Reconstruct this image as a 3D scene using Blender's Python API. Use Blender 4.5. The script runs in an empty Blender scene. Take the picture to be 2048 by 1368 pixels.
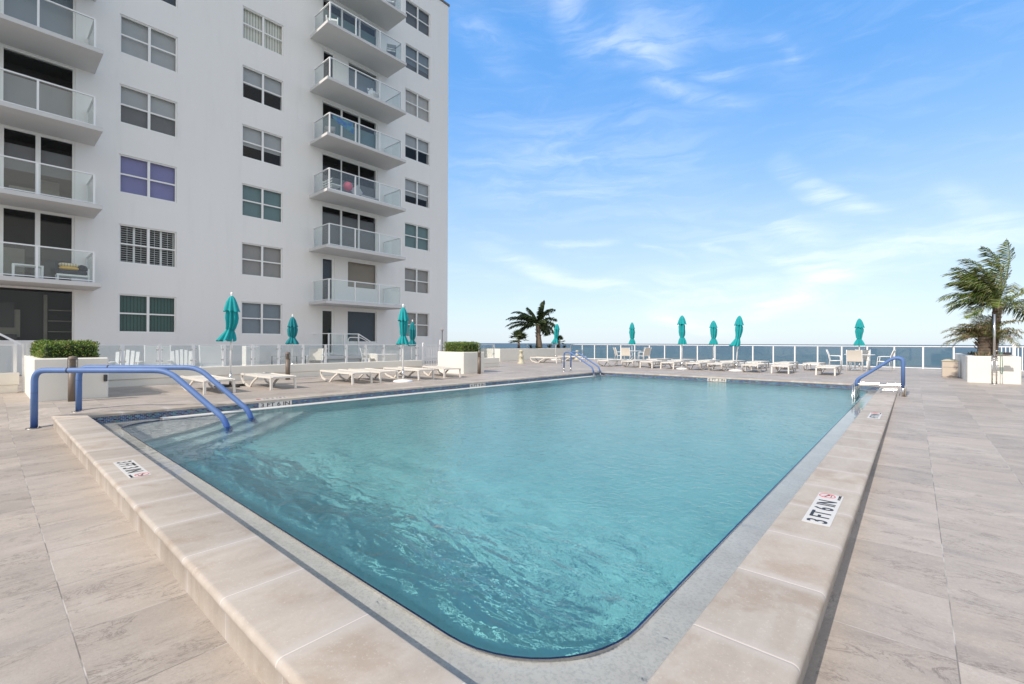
import bpy, math, random
from mathutils import Vector, Matrix, noise as mnoise
R = math.radians
PI = math.pi
sc = bpy.context.scene
col = sc.collection

# ------------------------------------------------------------------ camera, sky, sun, exposure
cam_d = bpy.data.cameras.new('camera')
cam = bpy.data.objects.new('camera', cam_d); col.objects.link(cam)
cam_d.sensor_width = 36.0
cam_d.lens = 36.0 * 922.6 / 2048.0
cam_d.clip_start = 0.05; cam_d.clip_end = 30000
yaw, pit, roll = R(41.063), R(0.124), R(0.208)
fw = Vector((-math.sin(yaw) * math.cos(pit), math.cos(yaw) * math.cos(pit), math.sin(pit)))
r0 = Vector((math.cos(yaw), math.sin(yaw), 0)); u0 = r0.cross(fw)
rr = math.cos(roll) * r0 + math.sin(roll) * u0
uu = -math.sin(roll) * r0 + math.cos(roll) * u0
cam.matrix_world = Matrix(((rr.x, uu.x, -fw.x, 0), (rr.y, uu.y, -fw.y, 0), (rr.z, uu.z, -fw.z, 1.35), (0, 0, 0, 1)))
sc.camera = cam

SUN_DIR = Vector((-0.10, -1.10, 1.0)).normalized()      # towards the sun
sun_d = bpy.data.lights.new('sun', 'SUN'); sun_d.energy = 3.0; sun_d.angle = R(0.5); sun_d.color = (1.0, 0.90, 0.78)
sun = bpy.data.objects.new('sun', sun_d); col.objects.link(sun)
sun.rotation_euler = SUN_DIR.to_track_quat('Z', 'Y').to_euler()

sc.view_settings.view_transform = 'Standard'; sc.view_settings.look = 'None'
sc.view_settings.exposure = 0.51; sc.view_settings.gamma = 1.0; sc.view_settings.use_curve_mapping = False

class NT:
    """small node-tree builder"""
    def __init__(s, tree): s.t = tree; s.n = tree.nodes; s.l = tree.links
    def node(s, typ, **kw):
        nd = s.n.new(typ)
        for k, v in kw.items(): setattr(nd, k, v)
        return nd
    def put(s, sock, v):
        if hasattr(v, 'is_output') or isinstance(v, bpy.types.NodeSocket): s.l.new(v, sock)
        else:
            if hasattr(sock.default_value, '__len__') and not hasattr(v, '__len__'): v = [v] * len(sock.default_value)
            if hasattr(sock.default_value, '__len__') and len(sock.default_value) == 4 and len(v) == 3: v = (*v, 1)
            sock.default_value = v
    def m(s, op, a, b=None, c=None, clamp=False):
        nd = s.node('ShaderNodeMath', operation=op, use_clamp=clamp)
        for i, v in enumerate((a, b, c)):
            if v is not None: s.put(nd.inputs[i], v)
        return nd.outputs[0]
    def v(s, op, a, b=None, sc_=None):
        nd = s.node('ShaderNodeVectorMath', operation=op)
        s.put(nd.inputs[0], a)
        if b is not None: s.put(nd.inputs[1], b)
        if sc_ is not None: s.put(nd.inputs['Scale'], sc_)
        return nd.outputs['Value'] if op in ('DOT_PRODUCT', 'LENGTH', 'DISTANCE') else nd.outputs['Vector']
    def xyz(s, v):
        nd = s.node('ShaderNodeSeparateXYZ'); s.l.new(v, nd.inputs[0]); return nd.outputs[0], nd.outputs[1], nd.outputs[2]
    def comb(s, x, y, z):
        nd = s.node('ShaderNodeCombineXYZ')
        for i, q in enumerate((x, y, z)): s.put(nd.inputs[i], q)
        return nd.outputs[0]
    def noise(s, vec, scale=1, detail=4, rough=.5, dist=0, out=0, lac=2):
        nd = s.node('ShaderNodeTexNoise'); s.put(nd.inputs['Vector'], vec)
        nd.inputs['Scale'].default_value = scale; nd.inputs['Detail'].default_value = detail
        nd.inputs['Roughness'].default_value = rough; nd.inputs['Distortion'].default_value = dist
        nd.inputs['Lacunarity'].default_value = lac
        return nd.outputs[out]
    def ramp(s, f, pts, interp='LINEAR'):
        nd = s.node('ShaderNodeValToRGB'); s.put(nd.inputs[0], f); nd.color_ramp.interpolation = interp
        el = nd.color_ramp.elements
        while len(el) < len(pts): el.new(0.5)
        for e, (p, c) in zip(el, pts):
            e.position = p; e.color = (*c, 1) if hasattr(c, '__len__') else (c, c, c, 1)
        return nd.outputs[0]
    def sstep(s, v, a, b):
        nd = s.node('ShaderNodeMapRange', interpolation_type='SMOOTHSTEP'); s.put(nd.inputs[0], v)
        s.put(nd.inputs[1], a); s.put(nd.inputs[2], b); return nd.outputs[0]
    def mix(s, f, a, b, blend='MIX'):
        nd = s.node('ShaderNodeMix', data_type='RGBA', blend_type=blend)
        s.put(nd.inputs[0], f); s.put(nd.inputs[6], a); s.put(nd.inputs[7], b); return nd.outputs[2]
    def bump(s, h, strength=.3, dist=.01, normal=None):
        nd = s.node('ShaderNodeBump'); nd.inputs['Strength'].default_value = strength; nd.inputs['Distance'].default_value = dist
        s.put(nd.inputs['Height'], h)
        if normal: s.l.new(normal, nd.inputs['Normal'])
        return nd.outputs[0]

# ---- world: Nishita daylight with thin cirrus laid out by world direction
w = bpy.data.worlds.new('World'); sc.world = w; w.use_nodes = True
W = NT(w.node_tree); W.n.clear()
sky = W.node('ShaderNodeTexSky', sky_type='NISHITA'); sky.sun_disc = False
sky.sun_elevation = math.asin(SUN_DIR.z); sky.sun_rotation = math.atan2(SUN_DIR.x, SUN_DIR.y)
sky.altitude = 0; sky.air_density = 1.0; sky.dust_density = 0.6; sky.ozone_density = 1.6
tc = W.node('ShaderNodeTexCoord')
dirv = W.v('NORMALIZE', tc.outputs['Generated'])
dx, dy, dzz = W.xyz(dirv)
el = W.m('MULTIPLY', W.m('ARCSINE', dzz), 180 / PI)
az = W.m('MULTIPLY', W.m('ARCTAN2', dx, dy), 180 / PI)       # degrees, 0 = +Y, positive towards +X
SKY_STRENGTH = 0.12
grad = W.ramp(W.m('DIVIDE', W.m('MAXIMUM', el, 0.0), 60.0), [(0.0, (.46, .535, .60)), (.06, (.44, .54, .62)), (.17, (.35, .485, .635)), (.33, (.18, .36, .635)), (.45, (.105, .29, .625)), (.58, (.085, .27, .62)), (.8, (.20, .27, .40)), (1.0, (.28, .31, .36))])
grad = W.v('SCALE', grad, sc_=10.0)
skyc = W.mix(0.80, sky.outputs[0], grad)
sunside = W.v('DOT_PRODUCT', dirv, (0.80, -0.55, 0.22))
veil = W.sstep(sunside, -0.05, 0.75)                        # bright unseen veil on the sun's side, added to neutralise fill on shaded walls
veiln = W.noise(dirv, 2.2, 4, .55)
skyc = W.mix(W.m('MULTIPLY', veil, W.m('ADD', W.m('MULTIPLY', W.sstep(veiln, .35, .65), .75), .30), clamp=True), skyc, (6.6, 6.4, 6.1))
wv = W.comb(W.m('MULTIPLY', az, .05), W.m('MULTIPLY', el, .05), 0)
warp = W.noise(W.comb(W.m('MULTIPLY', az, .05), W.m('MULTIPLY', el, .09), 3.3), 1.3, 5, .55, 0, 1)
wx, wy, wz_ = W.xyz(warp)
azw = W.m('ADD', az, W.m('MULTIPLY', W.m('SUBTRACT', wx, .5), 7))
elw = W.m('ADD', el, W.m('MULTIPLY', W.m('SUBTRACT', wy, .5), 4.5))
fine = W.noise(W.comb(W.m('MULTIPLY', azw, .06), W.m('MULTIPLY', elw, .30), 1.7), 1.6, 9, .62, .6)
def wisp(a0, e0, a1, e1, wd, amp):
    """soft streak between two sky directions (degrees)"""
    ux, uy = a1 - a0, e1 - e0; L = math.hypot(ux, uy); ux /= L; uy /= L
    px = W.m('SUBTRACT', azw, a0); py = W.m('SUBTRACT', elw, e0)
    al = W.m('ADD', W.m('MULTIPLY', px, ux), W.m('MULTIPLY', py, uy))
    pe = W.m('ABSOLUTE', W.m('ADD', W.m('MULTIPLY', px, -uy), W.m('MULTIPLY', py, ux)))
    m1 = W.sstep(pe, wd, 0.0)
    m2 = W.m('MULTIPLY', W.sstep(al, -wd, L * .35), W.sstep(al, L + wd, L * .6))
    return W.m('MULTIPLY', W.m('MULTIPLY', m1, m2), amp)
WISPS = [(-35, 38, -31, 31, 3.4, .36), (-31, 32.5, -22, 29.5, 2.8, .40), (-27, 35, -19, 31.5, 5.5, .30), (-26.5, 28.7, -13, 24.4, 1.3, .38), (-20, 28.6, -14.8, 27.7, .9, .40), (-16, 30, -9, 27, 4.0, .18),
         (-48, 35.5, -40, 31, 3.2, .30), (-12.4, 30.5, -10.5, 27.8, 1.0, .28),
         (-11, 19.6, -7, 15, 1.5, .40), (-8, 15.6, -2, 12.2, 1.3, .75),
         (-49, 11.6, -24, 5.6, 1.5, .62), (-38.5, 11.5, -27, 11.9, .7, .55), (-25.5, 11.6, -20.5, 9.9, .6, .55), (-19, 11.2, -14.8, 9.8, .6, .5), (-14, 10.4, -4.5, 7.0, 1.4, .55),
         (-15, 2.7, -3, 7.8, 1.6, .50), (-26, 3.5, -11, 1.4, .9, .5), (-11, 13, -3.5, 6.7, 2.0, .35), (-5, 8.5, 9, 9.5, 2.5, .40), (-30, 6, 0, 5, 4.5, .48), (-24, 13, 5, 9, 5.5, .26), (-48, 22, -20, 20, 10, .34), (2, 14, 8, 8, 2.5, .30)]
acc = None
for q in WISPS:
    k = wisp(*q); acc = k if acc is None else W.m('ADD', acc, k)
thr = W.sstep(fine, .34, .76)
cl = W.m('MULTIPLY', acc, W.m('ADD', W.m('MULTIPLY', thr, .92), .12), clamp=True)
back = W.m('MULTIPLY', W.sstep(fine, .45, .85), W.m('MULTIPLY', W.sstep(el, 0, 8), .14))
cl = W.m('MAXIMUM', cl, back)
CLOUD = (7.6, 8.0, 8.6)
skyc = W.mix(W.m('MULTIPLY', cl, .78), skyc, CLOUD)
bg = W.node('ShaderNodeBackground'); W.l.new(skyc, bg.inputs[0]); bg.inputs[1].default_value = SKY_STRENGTH
wo = W.node('ShaderNodeOutputWorld'); W.l.new(bg.outputs[0], wo.inputs[0])

sc.cycles.use_denoising = True
sc.cycles.max_bounces = 10; sc.cycles.transparent_max_bounces = 24
sc.cycles.caustics_refractive = True; sc.cycles.caustics_reflective = False
sc.cycles.sample_clamp_indirect = 6.0

# ------------------------------------------------------------------ mesh helpers
class MB:
    """collects boxes, tubes, lathes and strips, and links them as one mesh object"""
    def __init__(s): s.v = []; s.f = []; s.mi = []; s.sm = []; s.cur = 0
    def mat(s, i): s.cur = i; return s
    def add(s, vs, fs, smooth=False):
        o = len(s.v); s.v += [tuple(p) for p in vs]
        for f in fs: s.f.append([o + i for i in f]); s.mi.append(s.cur); s.sm.append(smooth)
        return s
    def box(s, x0, x1, y0, y1, z0, z1, M=None):
        vs = [Vector((x, y, z)) for z in (z0, z1) for x, y in ((x0, y0), (x1, y0), (x1, y1), (x0, y1))]
        if M: vs = [M @ p for p in vs]
        return s.add(vs, [(3, 2, 1, 0), (4, 5, 6, 7), (0, 1, 5, 4), (1, 2, 6, 5), (2, 3, 7, 6), (3, 0, 4, 7)])
    def bbox(s, x0, x1, y0, y1, z0, z1, b=.01, M=None):
        """box with chamfered edges"""
        xs = (x0, x1); ys = (y0, y1); zs = (z0, z1); vs = []; idx = {}
        for i in (0, 1):
            for j in (0, 1):
                for k in (0, 1):
                    sx = b if i == 0 else -b; sy = b if j == 0 else -b; sz = b if k == 0 else -b
                    for ax in range(3):
                        p = [xs[i] + sx, ys[j] + sy, zs[k] + sz]; p[ax] = (xs[i], ys[j], zs[k])[ax]
                        idx[i, j, k, ax] = len(vs); vs.append(M @ Vector(p) if M else Vector(p))
        fs = []
        I = lambda i, j, k, a: idx[i, j, k, a]
        for i in (0, 1):
            q = [I(i, 0, 0, 0), I(i, 1, 0, 0), I(i, 1, 1, 0), I(i, 0, 1, 0)]; fs.append(q if i else q[::-1])
            q = [I(0, i, 0, 1), I(0, i, 1, 1), I(1, i, 1, 1), I(1, i, 0, 1)]; fs.append(q if i else q[::-1])
            q = [I(0, 0, i, 2), I(1, 0, i, 2), I(1, 1, i, 2), I(0, 1, i, 2)]; fs.append(q if i else q[::-1])
        for i in (0, 1):
            for j in (0, 1):
                q = [I(i, j, 0, 0), I(i, j, 1, 0), I(i, j, 1, 1), I(i, j, 0, 1)]; fs.append(q if i == j else q[::-1])
                q = [I(i, 0, j, 0), I(i, 0, j, 2), I(i, 1, j, 2), I(i, 1, j, 0)]; fs.append(q if i == j else q[::-1])
                q = [I(0, i, j, 1), I(1, i, j, 1), I(1, i, j, 2), I(0, i, j, 2)]; fs.append(q if i == j else q[::-1])
        for i in (0, 1):
            for j in (0, 1):
                for k in (0, 1):
                    q = [I(i, j, k, 0), I(i, j, k, 1), I(i, j, k, 2)]; fs.append(q if (i + j + k) % 2 else q[::-1])
        return s.add(vs, fs)
    def tube(s, pts, r, n=10, caps=True, closed=False, rs=None, smooth=True):
        pts = [Vector(p) for p in pts]; N = len(pts); vs = []; fs = []
        prev = None
        for i, p in enumerate(pts):
            a = pts[(i - 1) % N] if (i or closed) else p; b = pts[(i + 1) % N] if (i < N - 1 or closed) else p
            t = (b - a).normalized()
            if prev is None:
                ref = Vector((0, 0, 1)) if abs(t.z) < .9 else Vector((1, 0, 0))
                nx = t.cross(ref).normalized()
            else: nx = (prev - t * prev.dot(t)).normalized()
            prev = nx; ny = t.cross(nx); q = rs[i] if rs else r
            for k in range(n):
                an = 2 * PI * k / n; vs.append(p + nx * math.cos(an) * q + ny * math.sin(an) * q)
        for i in range(N if closed else N - 1):
            for k in range(n):
                j = (i + 1) % N
                fs.append((i * n + k, i * n + (k + 1) % n, j * n + (k + 1) % n, j * n + k))
        s.add(vs, fs, smooth)
        if caps and not closed: 
            o = len(s.v) - len(vs)
            s.f.append([o + k for k in range(n)][::-1]); s.mi.append(s.cur); s.sm.append(False)
            s.f.append([o + (N - 1) * n + k for k in range(n)]); s.mi.append(s.cur); s.sm.append(False)
        return s
    def lathe(s, prof, c=(0, 0, 0), n=24, smooth=True, M=None):
        vs = []; fs = []
        for r_, z in prof:
            for k in range(n):
                p = Vector((c[0] + r_ * math.cos(2 * PI * k / n), c[1] + r_ * math.sin(2 * PI * k / n), c[2] + z))
                vs.append(M @ p if M else p)
        for i in range(len(prof) - 1):
            for k in range(n): fs.append((i * n + k, i * n + (k + 1) % n, (i + 1) * n + (k + 1) % n, (i + 1) * n + k))
        return s.add(vs, fs, smooth)
    def build(s, name, mats, parent=None, loc=None):
        me = bpy.data.meshes.new(name); me.from_pydata(s.v, [], s.f)
        if not isinstance(mats, (list, tuple)): mats = [mats]
        for m_ in mats: me.materials.append(m_)
        me.polygons.foreach_set('material_index', s.mi); me.polygons.foreach_set('use_smooth', s.sm); me.update()
        o = bpy.data.objects.new(name, me); col.objects.link(o)
        if parent: o.parent = parent
        if loc: o.location = loc
        return o
def bar(mb, a, b, wx_, wz_=None, up=(0, 0, 1)):
    """rectangular bar from a to b"""
    a = Vector(a); b = Vector(b); wz_ = wz_ or wx_; t = (b - a).normalized(); up = Vector(up)
    if abs(t.dot(up)) > .98: up = Vector((0, 1, 0))
    sx = t.cross(up).normalized() * wx_ / 2; sz = sx.cross(t).normalized() * wz_ / 2
    vs = [a - sx - sz, a + sx - sz, a + sx + sz, a - sx + sz, b - sx - sz, b + sx - sz, b + sx + sz, b - sx + sz]
    mb.add(vs, [(3, 2, 1, 0), (4, 5, 6, 7), (0, 1, 5, 4), (1, 2, 6, 5), (2, 3, 7, 6), (3, 0, 4, 7)])
def arc_path(pts, rad, n=6):
    """polyline with its corners rounded off"""
    pts = [Vector(p) for p in pts]; out = [pts[0]]
    for i in range(1, len(pts) - 1):
        p = pts[i]; a = (pts[i - 1] - p); b = (pts[i + 1] - p)
        d = min(rad[i - 1] if isinstance(rad, (list, tuple)) else rad, a.length * .49, b.length * .49)
        A = p + a.normalized() * d; B = p + b.normalized() * d
        for k in range(n + 1):
            t = k / n; out.append(A * (1 - t) ** 2 + p * 2 * t * (1 - t) + B * t * t)
    out.append(pts[-1]); return out
def tag(o, label=None, cat=None, group=None, kind=None):
    for k, v_ in (('label', label), ('category', cat), ('group', group), ('kind', kind)):
        if v_: o[k] = v_
    return o
def thing(name, label, cat, loc=(0, 0, 0), rz=0, group=None):
    o = bpy.data.objects.new(name, None); col.objects.link(o); o.location = loc; o.rotation_euler = (0, 0, rz); o.empty_display_size = .2
    return tag(o, label, cat, group)
def structure(o): o['kind'] = 'structure'; return o
def copy_tree(o, parent=None):
    kids = [k for k in bpy.data.objects if k.parent == o]
    c = o.copy(); col.objects.link(c)
    if parent: c.parent = parent
    for k in kids: copy_tree(k, c)
    return c

# ------------------------------------------------------------------ materials
def mat(name, base=(.5, .5, .5), rough=.5, metal=0, spec=.5, build=None, **kw):
    m_ = bpy.data.materials.new(name); m_.use_nodes = True; T = NT(m_.node_tree); b = T.n['Principled BSDF']
    b.inputs['Base Color'].default_value = (*base, 1); b.inputs['Roughness'].default_value = rough
    b.inputs['Metallic'].default_value = metal; b.inputs['Specular IOR Level'].default_value = spec
    for k, v_ in kw.items(): b.inputs[k.replace('_', ' ')].default_value = v_
    if build: build(T, b)
    return m_
def pos(T): return T.node('ShaderNodeNewGeometry').outputs['Position']
def mottled(c, amt=.12, scale=3, rough=.5, bump=.1, fine=60, bd=.004, **kw):
    """paint / plaster / plastic with soft uneven tone and fine relief"""
    def f(T, b):
        p = pos(T); n1 = T.noise(p, scale, 5, .6); n2 = T.noise(p, fine, 3, .6)
        k = T.m('ADD', T.m('MULTIPLY', T.m('SUBTRACT', n1, .5), amt * 2), 1.0)
        T.l.new(T.v('SCALE', tuple(c), sc_=k), b.inputs['Base Color'])
        T.l.new(T.bump(n2, bump, bd), b.inputs['Normal'])
    return mat('paint', c, rough, build=f, **kw)

def tile_fn(T, p, x0, y0, sx, sy):
    X, Y, Z = T.xyz(p)
    u = T.m('DIVIDE', T.m('SUBTRACT', X, x0), sx); v_ = T.m('DIVIDE', T.m('SUBTRACT', Y, y0), sy)
    fu = T.m('FRACT', u); fv = T.m('FRACT', v_)
    du = T.m('MULTIPLY', T.m('MINIMUM', fu, T.m('SUBTRACT', 1, fu)), sx); dv = T.m('MULTIPLY', T.m('MINIMUM', fv, T.m('SUBTRACT', 1, fv)), sy)
    return T.m('FLOOR', u), T.m('FLOOR', v_), du, dv
def deck_build(T, b):
    p = pos(T); X, Y, Z = T.xyz(p)
    iu, iv, du, dv = tile_fn(T, p, .14, .28, .615, .605)
    wn = T.node('ShaderNodeTexWhiteNoise', noise_dimensions='2D'); T.l.new(T.comb(iu, iv, 0), wn.inputs['Vector'])
    rnd = wn.outputs['Value']; rx, ry, rz_ = T.xyz(wn.outputs['Color'])
    # veins run along Y beside the near and left edges of the pool, along X elsewhere
    side = T.m('MULTIPLY', T.m('LESS_THAN', X, -.3), T.m('LESS_THAN', Y, 17.1))
    sh = T.m('MULTIPLY', rnd, 37)
    A = T.m('ADD', T.m('ADD', T.m('MULTIPLY', X, T.m('SUBTRACT', 1, side)), T.m('MULTIPLY', Y, side)), T.m('MULTIPLY', rx, 9))
    B = T.m('ADD', T.m('MULTIPLY', Y, T.m('SUBTRACT', 1, side)), T.m('MULTIPLY', X, side))
    Bt = T.m('ADD', B, T.m('MULTIPLY', A, T.m('MULTIPLY', T.m('SUBTRACT', ry, .5), .35)))
    q = T.comb(T.m('MULTIPLY', A, 1.5), T.m('MULTIPLY', Bt, 3.6), sh)
    q2 = T.comb(T.m('MULTIPLY', A, 8), T.m('MULTIPLY', Bt, 20), sh)
    big = T.noise(q, 1.0, 8, .66, .5); veins = T.noise(q, 1.5, 9, .72, .9); fine_ = T.noise(q2, 1.7, 7, .75, .4); patch = T.noise(T.comb(T.m('MULTIPLY', A, 2.2), T.m('MULTIPLY', Bt, 5), sh), 1.0, 3, .5); grain = T.noise(p, 170, 2, .6)
    base = T.ramp(big, [(.25, (.36, .34, .325)), (.42, (.47, .44, .415)), (.55, (.53, .492, .455)), (.72, (.61, .585, .56))])
    vein = T.sstep(T.m('ABSOLUTE', T.m('SUBTRACT', veins, .52)), .018, .0)
    vein = T.m('MULTIPLY', vein, T.sstep(patch, .40, .62))
    base = T.mix(T.m('MULTIPLY', vein, .75), base, (.20, .175, .165))
    base = T.mix(T.m('MULTIPLY', T.m('MULTIPLY', T.sstep(fine_, .50, .66), T.sstep(patch, .46, .66)), .65), base, (.255, .235, .225))
    gr2 = T.noise(p, 62, 5, .75)
    base = T.mix(T.m('MULTIPLY', T.sstep(grain, .42, .75), .28), base, (.33, .31, .295)); base = T.mix(T.m('MULTIPLY', T.sstep(gr2, .48, .70), .30), base, (.34, .315, .30)); base = T.mix(T.m('MULTIPLY', T.sstep(gr2, .45, .30), .35), base, (.74, .71, .68))
    tone = T.m('ADD', .90, T.m('MULTIPLY', rz_, .20))
    # walked-in dirt, drifting over many tiles
    dirt = T.noise(p, .55, 5, .6)
    tone = T.m('MULTIPLY', tone, T.m('ADD', .95, T.m('MULTIPLY', dirt, .1)))
    base = T.v('MULTIPLY', T.v('SCALE', base, sc_=tone), (.80, .765, .737))
    base = T.mix(T.m('MULTIPLY', rnd, .25), base, T.v('MULTIPLY', base, (1.06, 1.0, .93)))
    jd = T.m('MINIMUM', du, dv)
    joint = T.sstep(jd, .0034, .0014)
    jcol = T.mix(T.sstep(T.noise(p, 3, 3, .6), .4, .6), (.50, .47, .44), (.20, .18, .165))
    T.l.new(T.mix(joint, base, jcol), b.inputs['Base Color'])
    T.l.new(T.m('ADD', .42, T.m('MULTIPLY', fine_, .25)), b.inputs['Roughness'])
    h = T.m('ADD', T.m('MULTIPLY', fine_, .6), T.m('ADD', T.m('MULTIPLY', grain, .25), T.m('MULTIPLY', joint, -1.2)))
    T.l.new(T.bump(h, .35, .0025), b.inputs['Normal'])
M_deck = mat('deck_tile', (.5, .47, .44), .5, spec=.35, build=deck_build)

def coping_mat(axis, ph, step):
    def f(T, b):
        p = pos(T); X, Y, Z = T.xyz(p); c_ = X if axis == 0 else Y
        u = T.m('DIVIDE', T.m('SUBTRACT', c_, ph), step); iu = T.m('FLOOR', u); fu = T.m('FRACT', u)
        d = T.m('MULTIPLY', T.m('MINIMUM', fu, T.m('SUBTRACT', 1, fu)), step)
        wn = T.node('ShaderNodeTexWhiteNoise', noise_dimensions='1D'); T.l.new(iu, wn.inputs['W']); rx, ry, rz_ = T.xyz(wn.outputs['Color'])
        a = (T.comb(T.m('MULTIPLY', X, 5), T.m('MULTIPLY', Y, 1.6), T.m('MULTIPLY', rx, 30)) if axis == 1 else T.comb(T.m('MULTIPLY', X, 5), T.m('MULTIPLY', Y, 1.4), T.m('MULTIPLY', rx, 30)))
        big = T.noise(a, 1.1, 5, .6, .5); gr = T.noise(p, 130, 3, .65); sp = T.noise(p, 28, 4, .7); st = T.noise(p, 2.6, 5, .62, .4)
        base = T.ramp(big, [(.25, (.385, .335, .29)), (.5, (.44, .39, .34)), (.8, (.50, .46, .42))])
        stain = T.m('MULTIPLY', T.sstep(st, .50, .68), T.sstep(d, .0, .10))
        base = T.mix(T.m('MULTIPLY', stain, .55), base, (.33, .255, .195))
        base = T.v('SCALE', base, sc_=T.m('MULTIPLY', T.m('ADD', .88, T.m('MULTIPLY', ry, .24)), T.m('ADD', .90, T.m('MULTIPLY', sp, .2))))
        speck = T.sstep(gr, .70, .78)
        base = T.mix(T.m('MULTIPLY', speck, .40), base, (.27, .23, .19)); base = T.mix(T.m('MULTIPLY', T.sstep(T.noise(p, 75, 4, .7), .44, .30), .4), base, (.60, .56, .51)); base = T.mix(T.m('MULTIPLY', T.sstep(d, .07, .012), .45), base, (.50, .465, .44))
        spot = T.sstep(T.noise(p, 7.5, 2, .5), .765, .785); base = T.mix(T.m('MULTIPLY', spot, .7), base, (.12, .09, .07))
        j = T.sstep(d, .0050, .0022)
        T.l.new(T.mix(j, base, (.62, .56, .52)), b.inputs['Base Color'])
        h = T.m('ADD', T.m('MULTIPLY', gr, .4), T.m('ADD', T.m('MULTIPLY', sp, .4), T.m('MULTIPLY', T.sstep(d, .009, .002), -1.6)))
        T.l.new(T.bump(h, .4, .003), b.inputs['Normal'])
    return mat('coping_stone', (.6, .55, .5), .6, spec=.3, build=f)

# ------------------------------------------------------------------ levels and outline of the pool (metres)
CT = .194            # coping top
WZ = .045            # water level
FZ = .18             # deck level beyond the pool
XL, XR, YN, YF = -9.72, -.69, 1.09, 16.70           # inner edges of the coping
CW = .385                                           # coping width
PX0, PX1, PY0, PY1 = -9.50, -.953, 1.37, 16.58      # pool edge (lip of the shelf)

def deck_z(x, y):
    if y > 17.0: return FZ
    if x > -.4: return FZ * min(1, max(0, (y - 1) / 16))
    if x < -10.0: return FZ * min(1, max(0, ((-10.2 - x) + (y - .55)) / 1.5))
    return 0.0
def grid(mb, xs, ys, zf):
    n = len(ys); vs = [(x, y, zf(x, y)) for x in xs for y in ys]
    fs = [(i * n + j, (i + 1) * n + j, (i + 1) * n + j + 1, i * n + j + 1) for i in range(len(xs) - 1) for j in range(n - 1)]
    mb.add(vs, fs, True)
def lin(a, b, n): return [a + (b - a) * i / n for i in range(n + 1)]
mb = MB()
grid(mb, lin(-26, -16, 4)[:-1] + lin(-16, -10.12, 30), lin(-14, -2, 6)[:-1] + lin(-2, .735, 16), deck_z)
grid(mb, lin(-10.12, -.345, 10), lin(-14, .735, 6), deck_z)
grid(mb, lin(-.345, 24, 12), lin(-14, .735, 6), deck_z)
grid(mb, lin(-.345, 24, 12), lin(.735, 17.06, 24), deck_z)
grid(mb, lin(-26, -16, 4)[:-1] + lin(-16, -10.08, 30), lin(.735, 17.06, 30), deck_z)
grid(mb, lin(-26, 24, 20), lin(17.06, 29.95, 8), lambda x, y: FZ)
structure(mb.build('pool_deck', M_deck))
mb = MB(); mb.box(-26, 24, -14, 29.95, -3.2, -1.9 - .6)
mb.box(-26, 24, 29.85, 29.97, -3.0, FZ - .006)
structure(mb.build('deck_slab', mottled((.45, .44, .42))))

# coping: extruded stone profile with rounded nosing, mitred corners
def coping_run(name, A, B, outward, m_, raised, ends=(1, 1)):
    """A->B inner-edge end points; outward unit vector"""
    A = Vector(A); B = Vector(B); o = Vector(outward); t = (B - A).normalized(); L = (B - A).length
    zb = -.02 if raised else FZ - .03
    face = CW - .024
    prof = [(0.0, CT - .045), (0.0, CT - .008), (.004, CT - .002), (.012, CT)]
    n = 7
    for k in range(n + 1):
        a = PI / 2 - PI * k / n * .92
        prof.append((CW - .026 + .026 * math.cos(a), CT - .026 + .026 * math.sin(a)))
    prof += [(face, CT - .056), (face, zb)]
    if not raised: prof = prof[:4] + [(CW - .006, CT), (CW, CT - .005), (CW, FZ - .02)]
    mbc = MB(); N = max(2, int(L / .31)); vs = []
    for i in range(N + 1):
        for (d, z) in prof:
            s_ = L * i / N
            if i == 0: s_ = -d * ends[0]
            if i == N: s_ = L + d * ends[1]
            p = A + t * s_ + o * d; vs.append((p.x, p.y, z))
    K = len(prof); fs = []
    for i in range(N):
        for k in range(K - 1): fs.append((i * K + k, i * K + k + 1, (i + 1) * K + k + 1, (i + 1) * K + k))
    mbc.add(vs, fs, True)
    for i in (0, N): mbc.f.append([i * K + k for k in range(K)]); mbc.mi.append(0); mbc.sm.append(False)
    return structure(mbc.build(name, m_))
coping_run('pool_coping_near', (XL, YN, 0), (XR, YN, 0), (0, -1, 0), coping_mat(0, -3.55, .60), True)
coping_run('pool_coping_right', (XR, YN, 0), (XR, YF, 0), (1, 0, 0), coping_mat(1, 1.93, .64), True)
coping_run('pool_coping_left', (XL, YN, 0), (XL, YF, 0), (-1, 0, 0), coping_mat(1, 1.5, .61), False)
coping_run('pool_coping_far', (XL, YF, 0), (XR, YF, 0), (0, 1, 0), coping_mat(0, -3.5, .61), False)

# ---- pool basin: shelf round the edge, tiled band, walls, sloping floor, corner steps
def outline(x0, x1, y0, y1, r_, n=8):
    pts = []
    for cx, cy, a0 in ((x0 + r_, y0 + r_, PI), (x1 - r_, y0 + r_, 1.5 * PI), (x1 - r_, y1 - r_, 0), (x0 + r_, y1 - r_, .5 * PI)):
        for k in range(n + 1):
            a = a0 + PI / 2 * k / n; pts.append((cx + r_ * math.cos(a), cy + r_ * math.sin(a)))
    return pts
EDGE = outline(PX0, PX1, PY0, PY1, .61, 12)
def shelf_build(T, b):
    p = pos(T); n1 = T.noise(p, 4, 5, .6); n2 = T.noise(p, 90, 3, .7)
    T.l.new(T.ramp(n1, [(.2, (.70, .65, .61)), (.6, (.80, .76, .72)), (.9, (.86, .82, .78))]), b.inputs['Base Color'])
    T.l.new(T.bump(n2, .3, .003), b.inputs['Normal'])
    base_ = T.ramp(n1, [(.2, (.66, .61, .57)), (.6, (.78, .74, .70)), (.9, (.86, .82, .78))])
    T.l.new(T.mix(T.m('MULTIPLY', T.sstep(T.noise(p, 55, 4, .75), .46, .62), .38), base_, (.42, .40, .385)), b.inputs['Base Color'])
M_shelf = mat('wet_plaster', (.6, .6, .58), .35, build=shelf_build)
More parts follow.
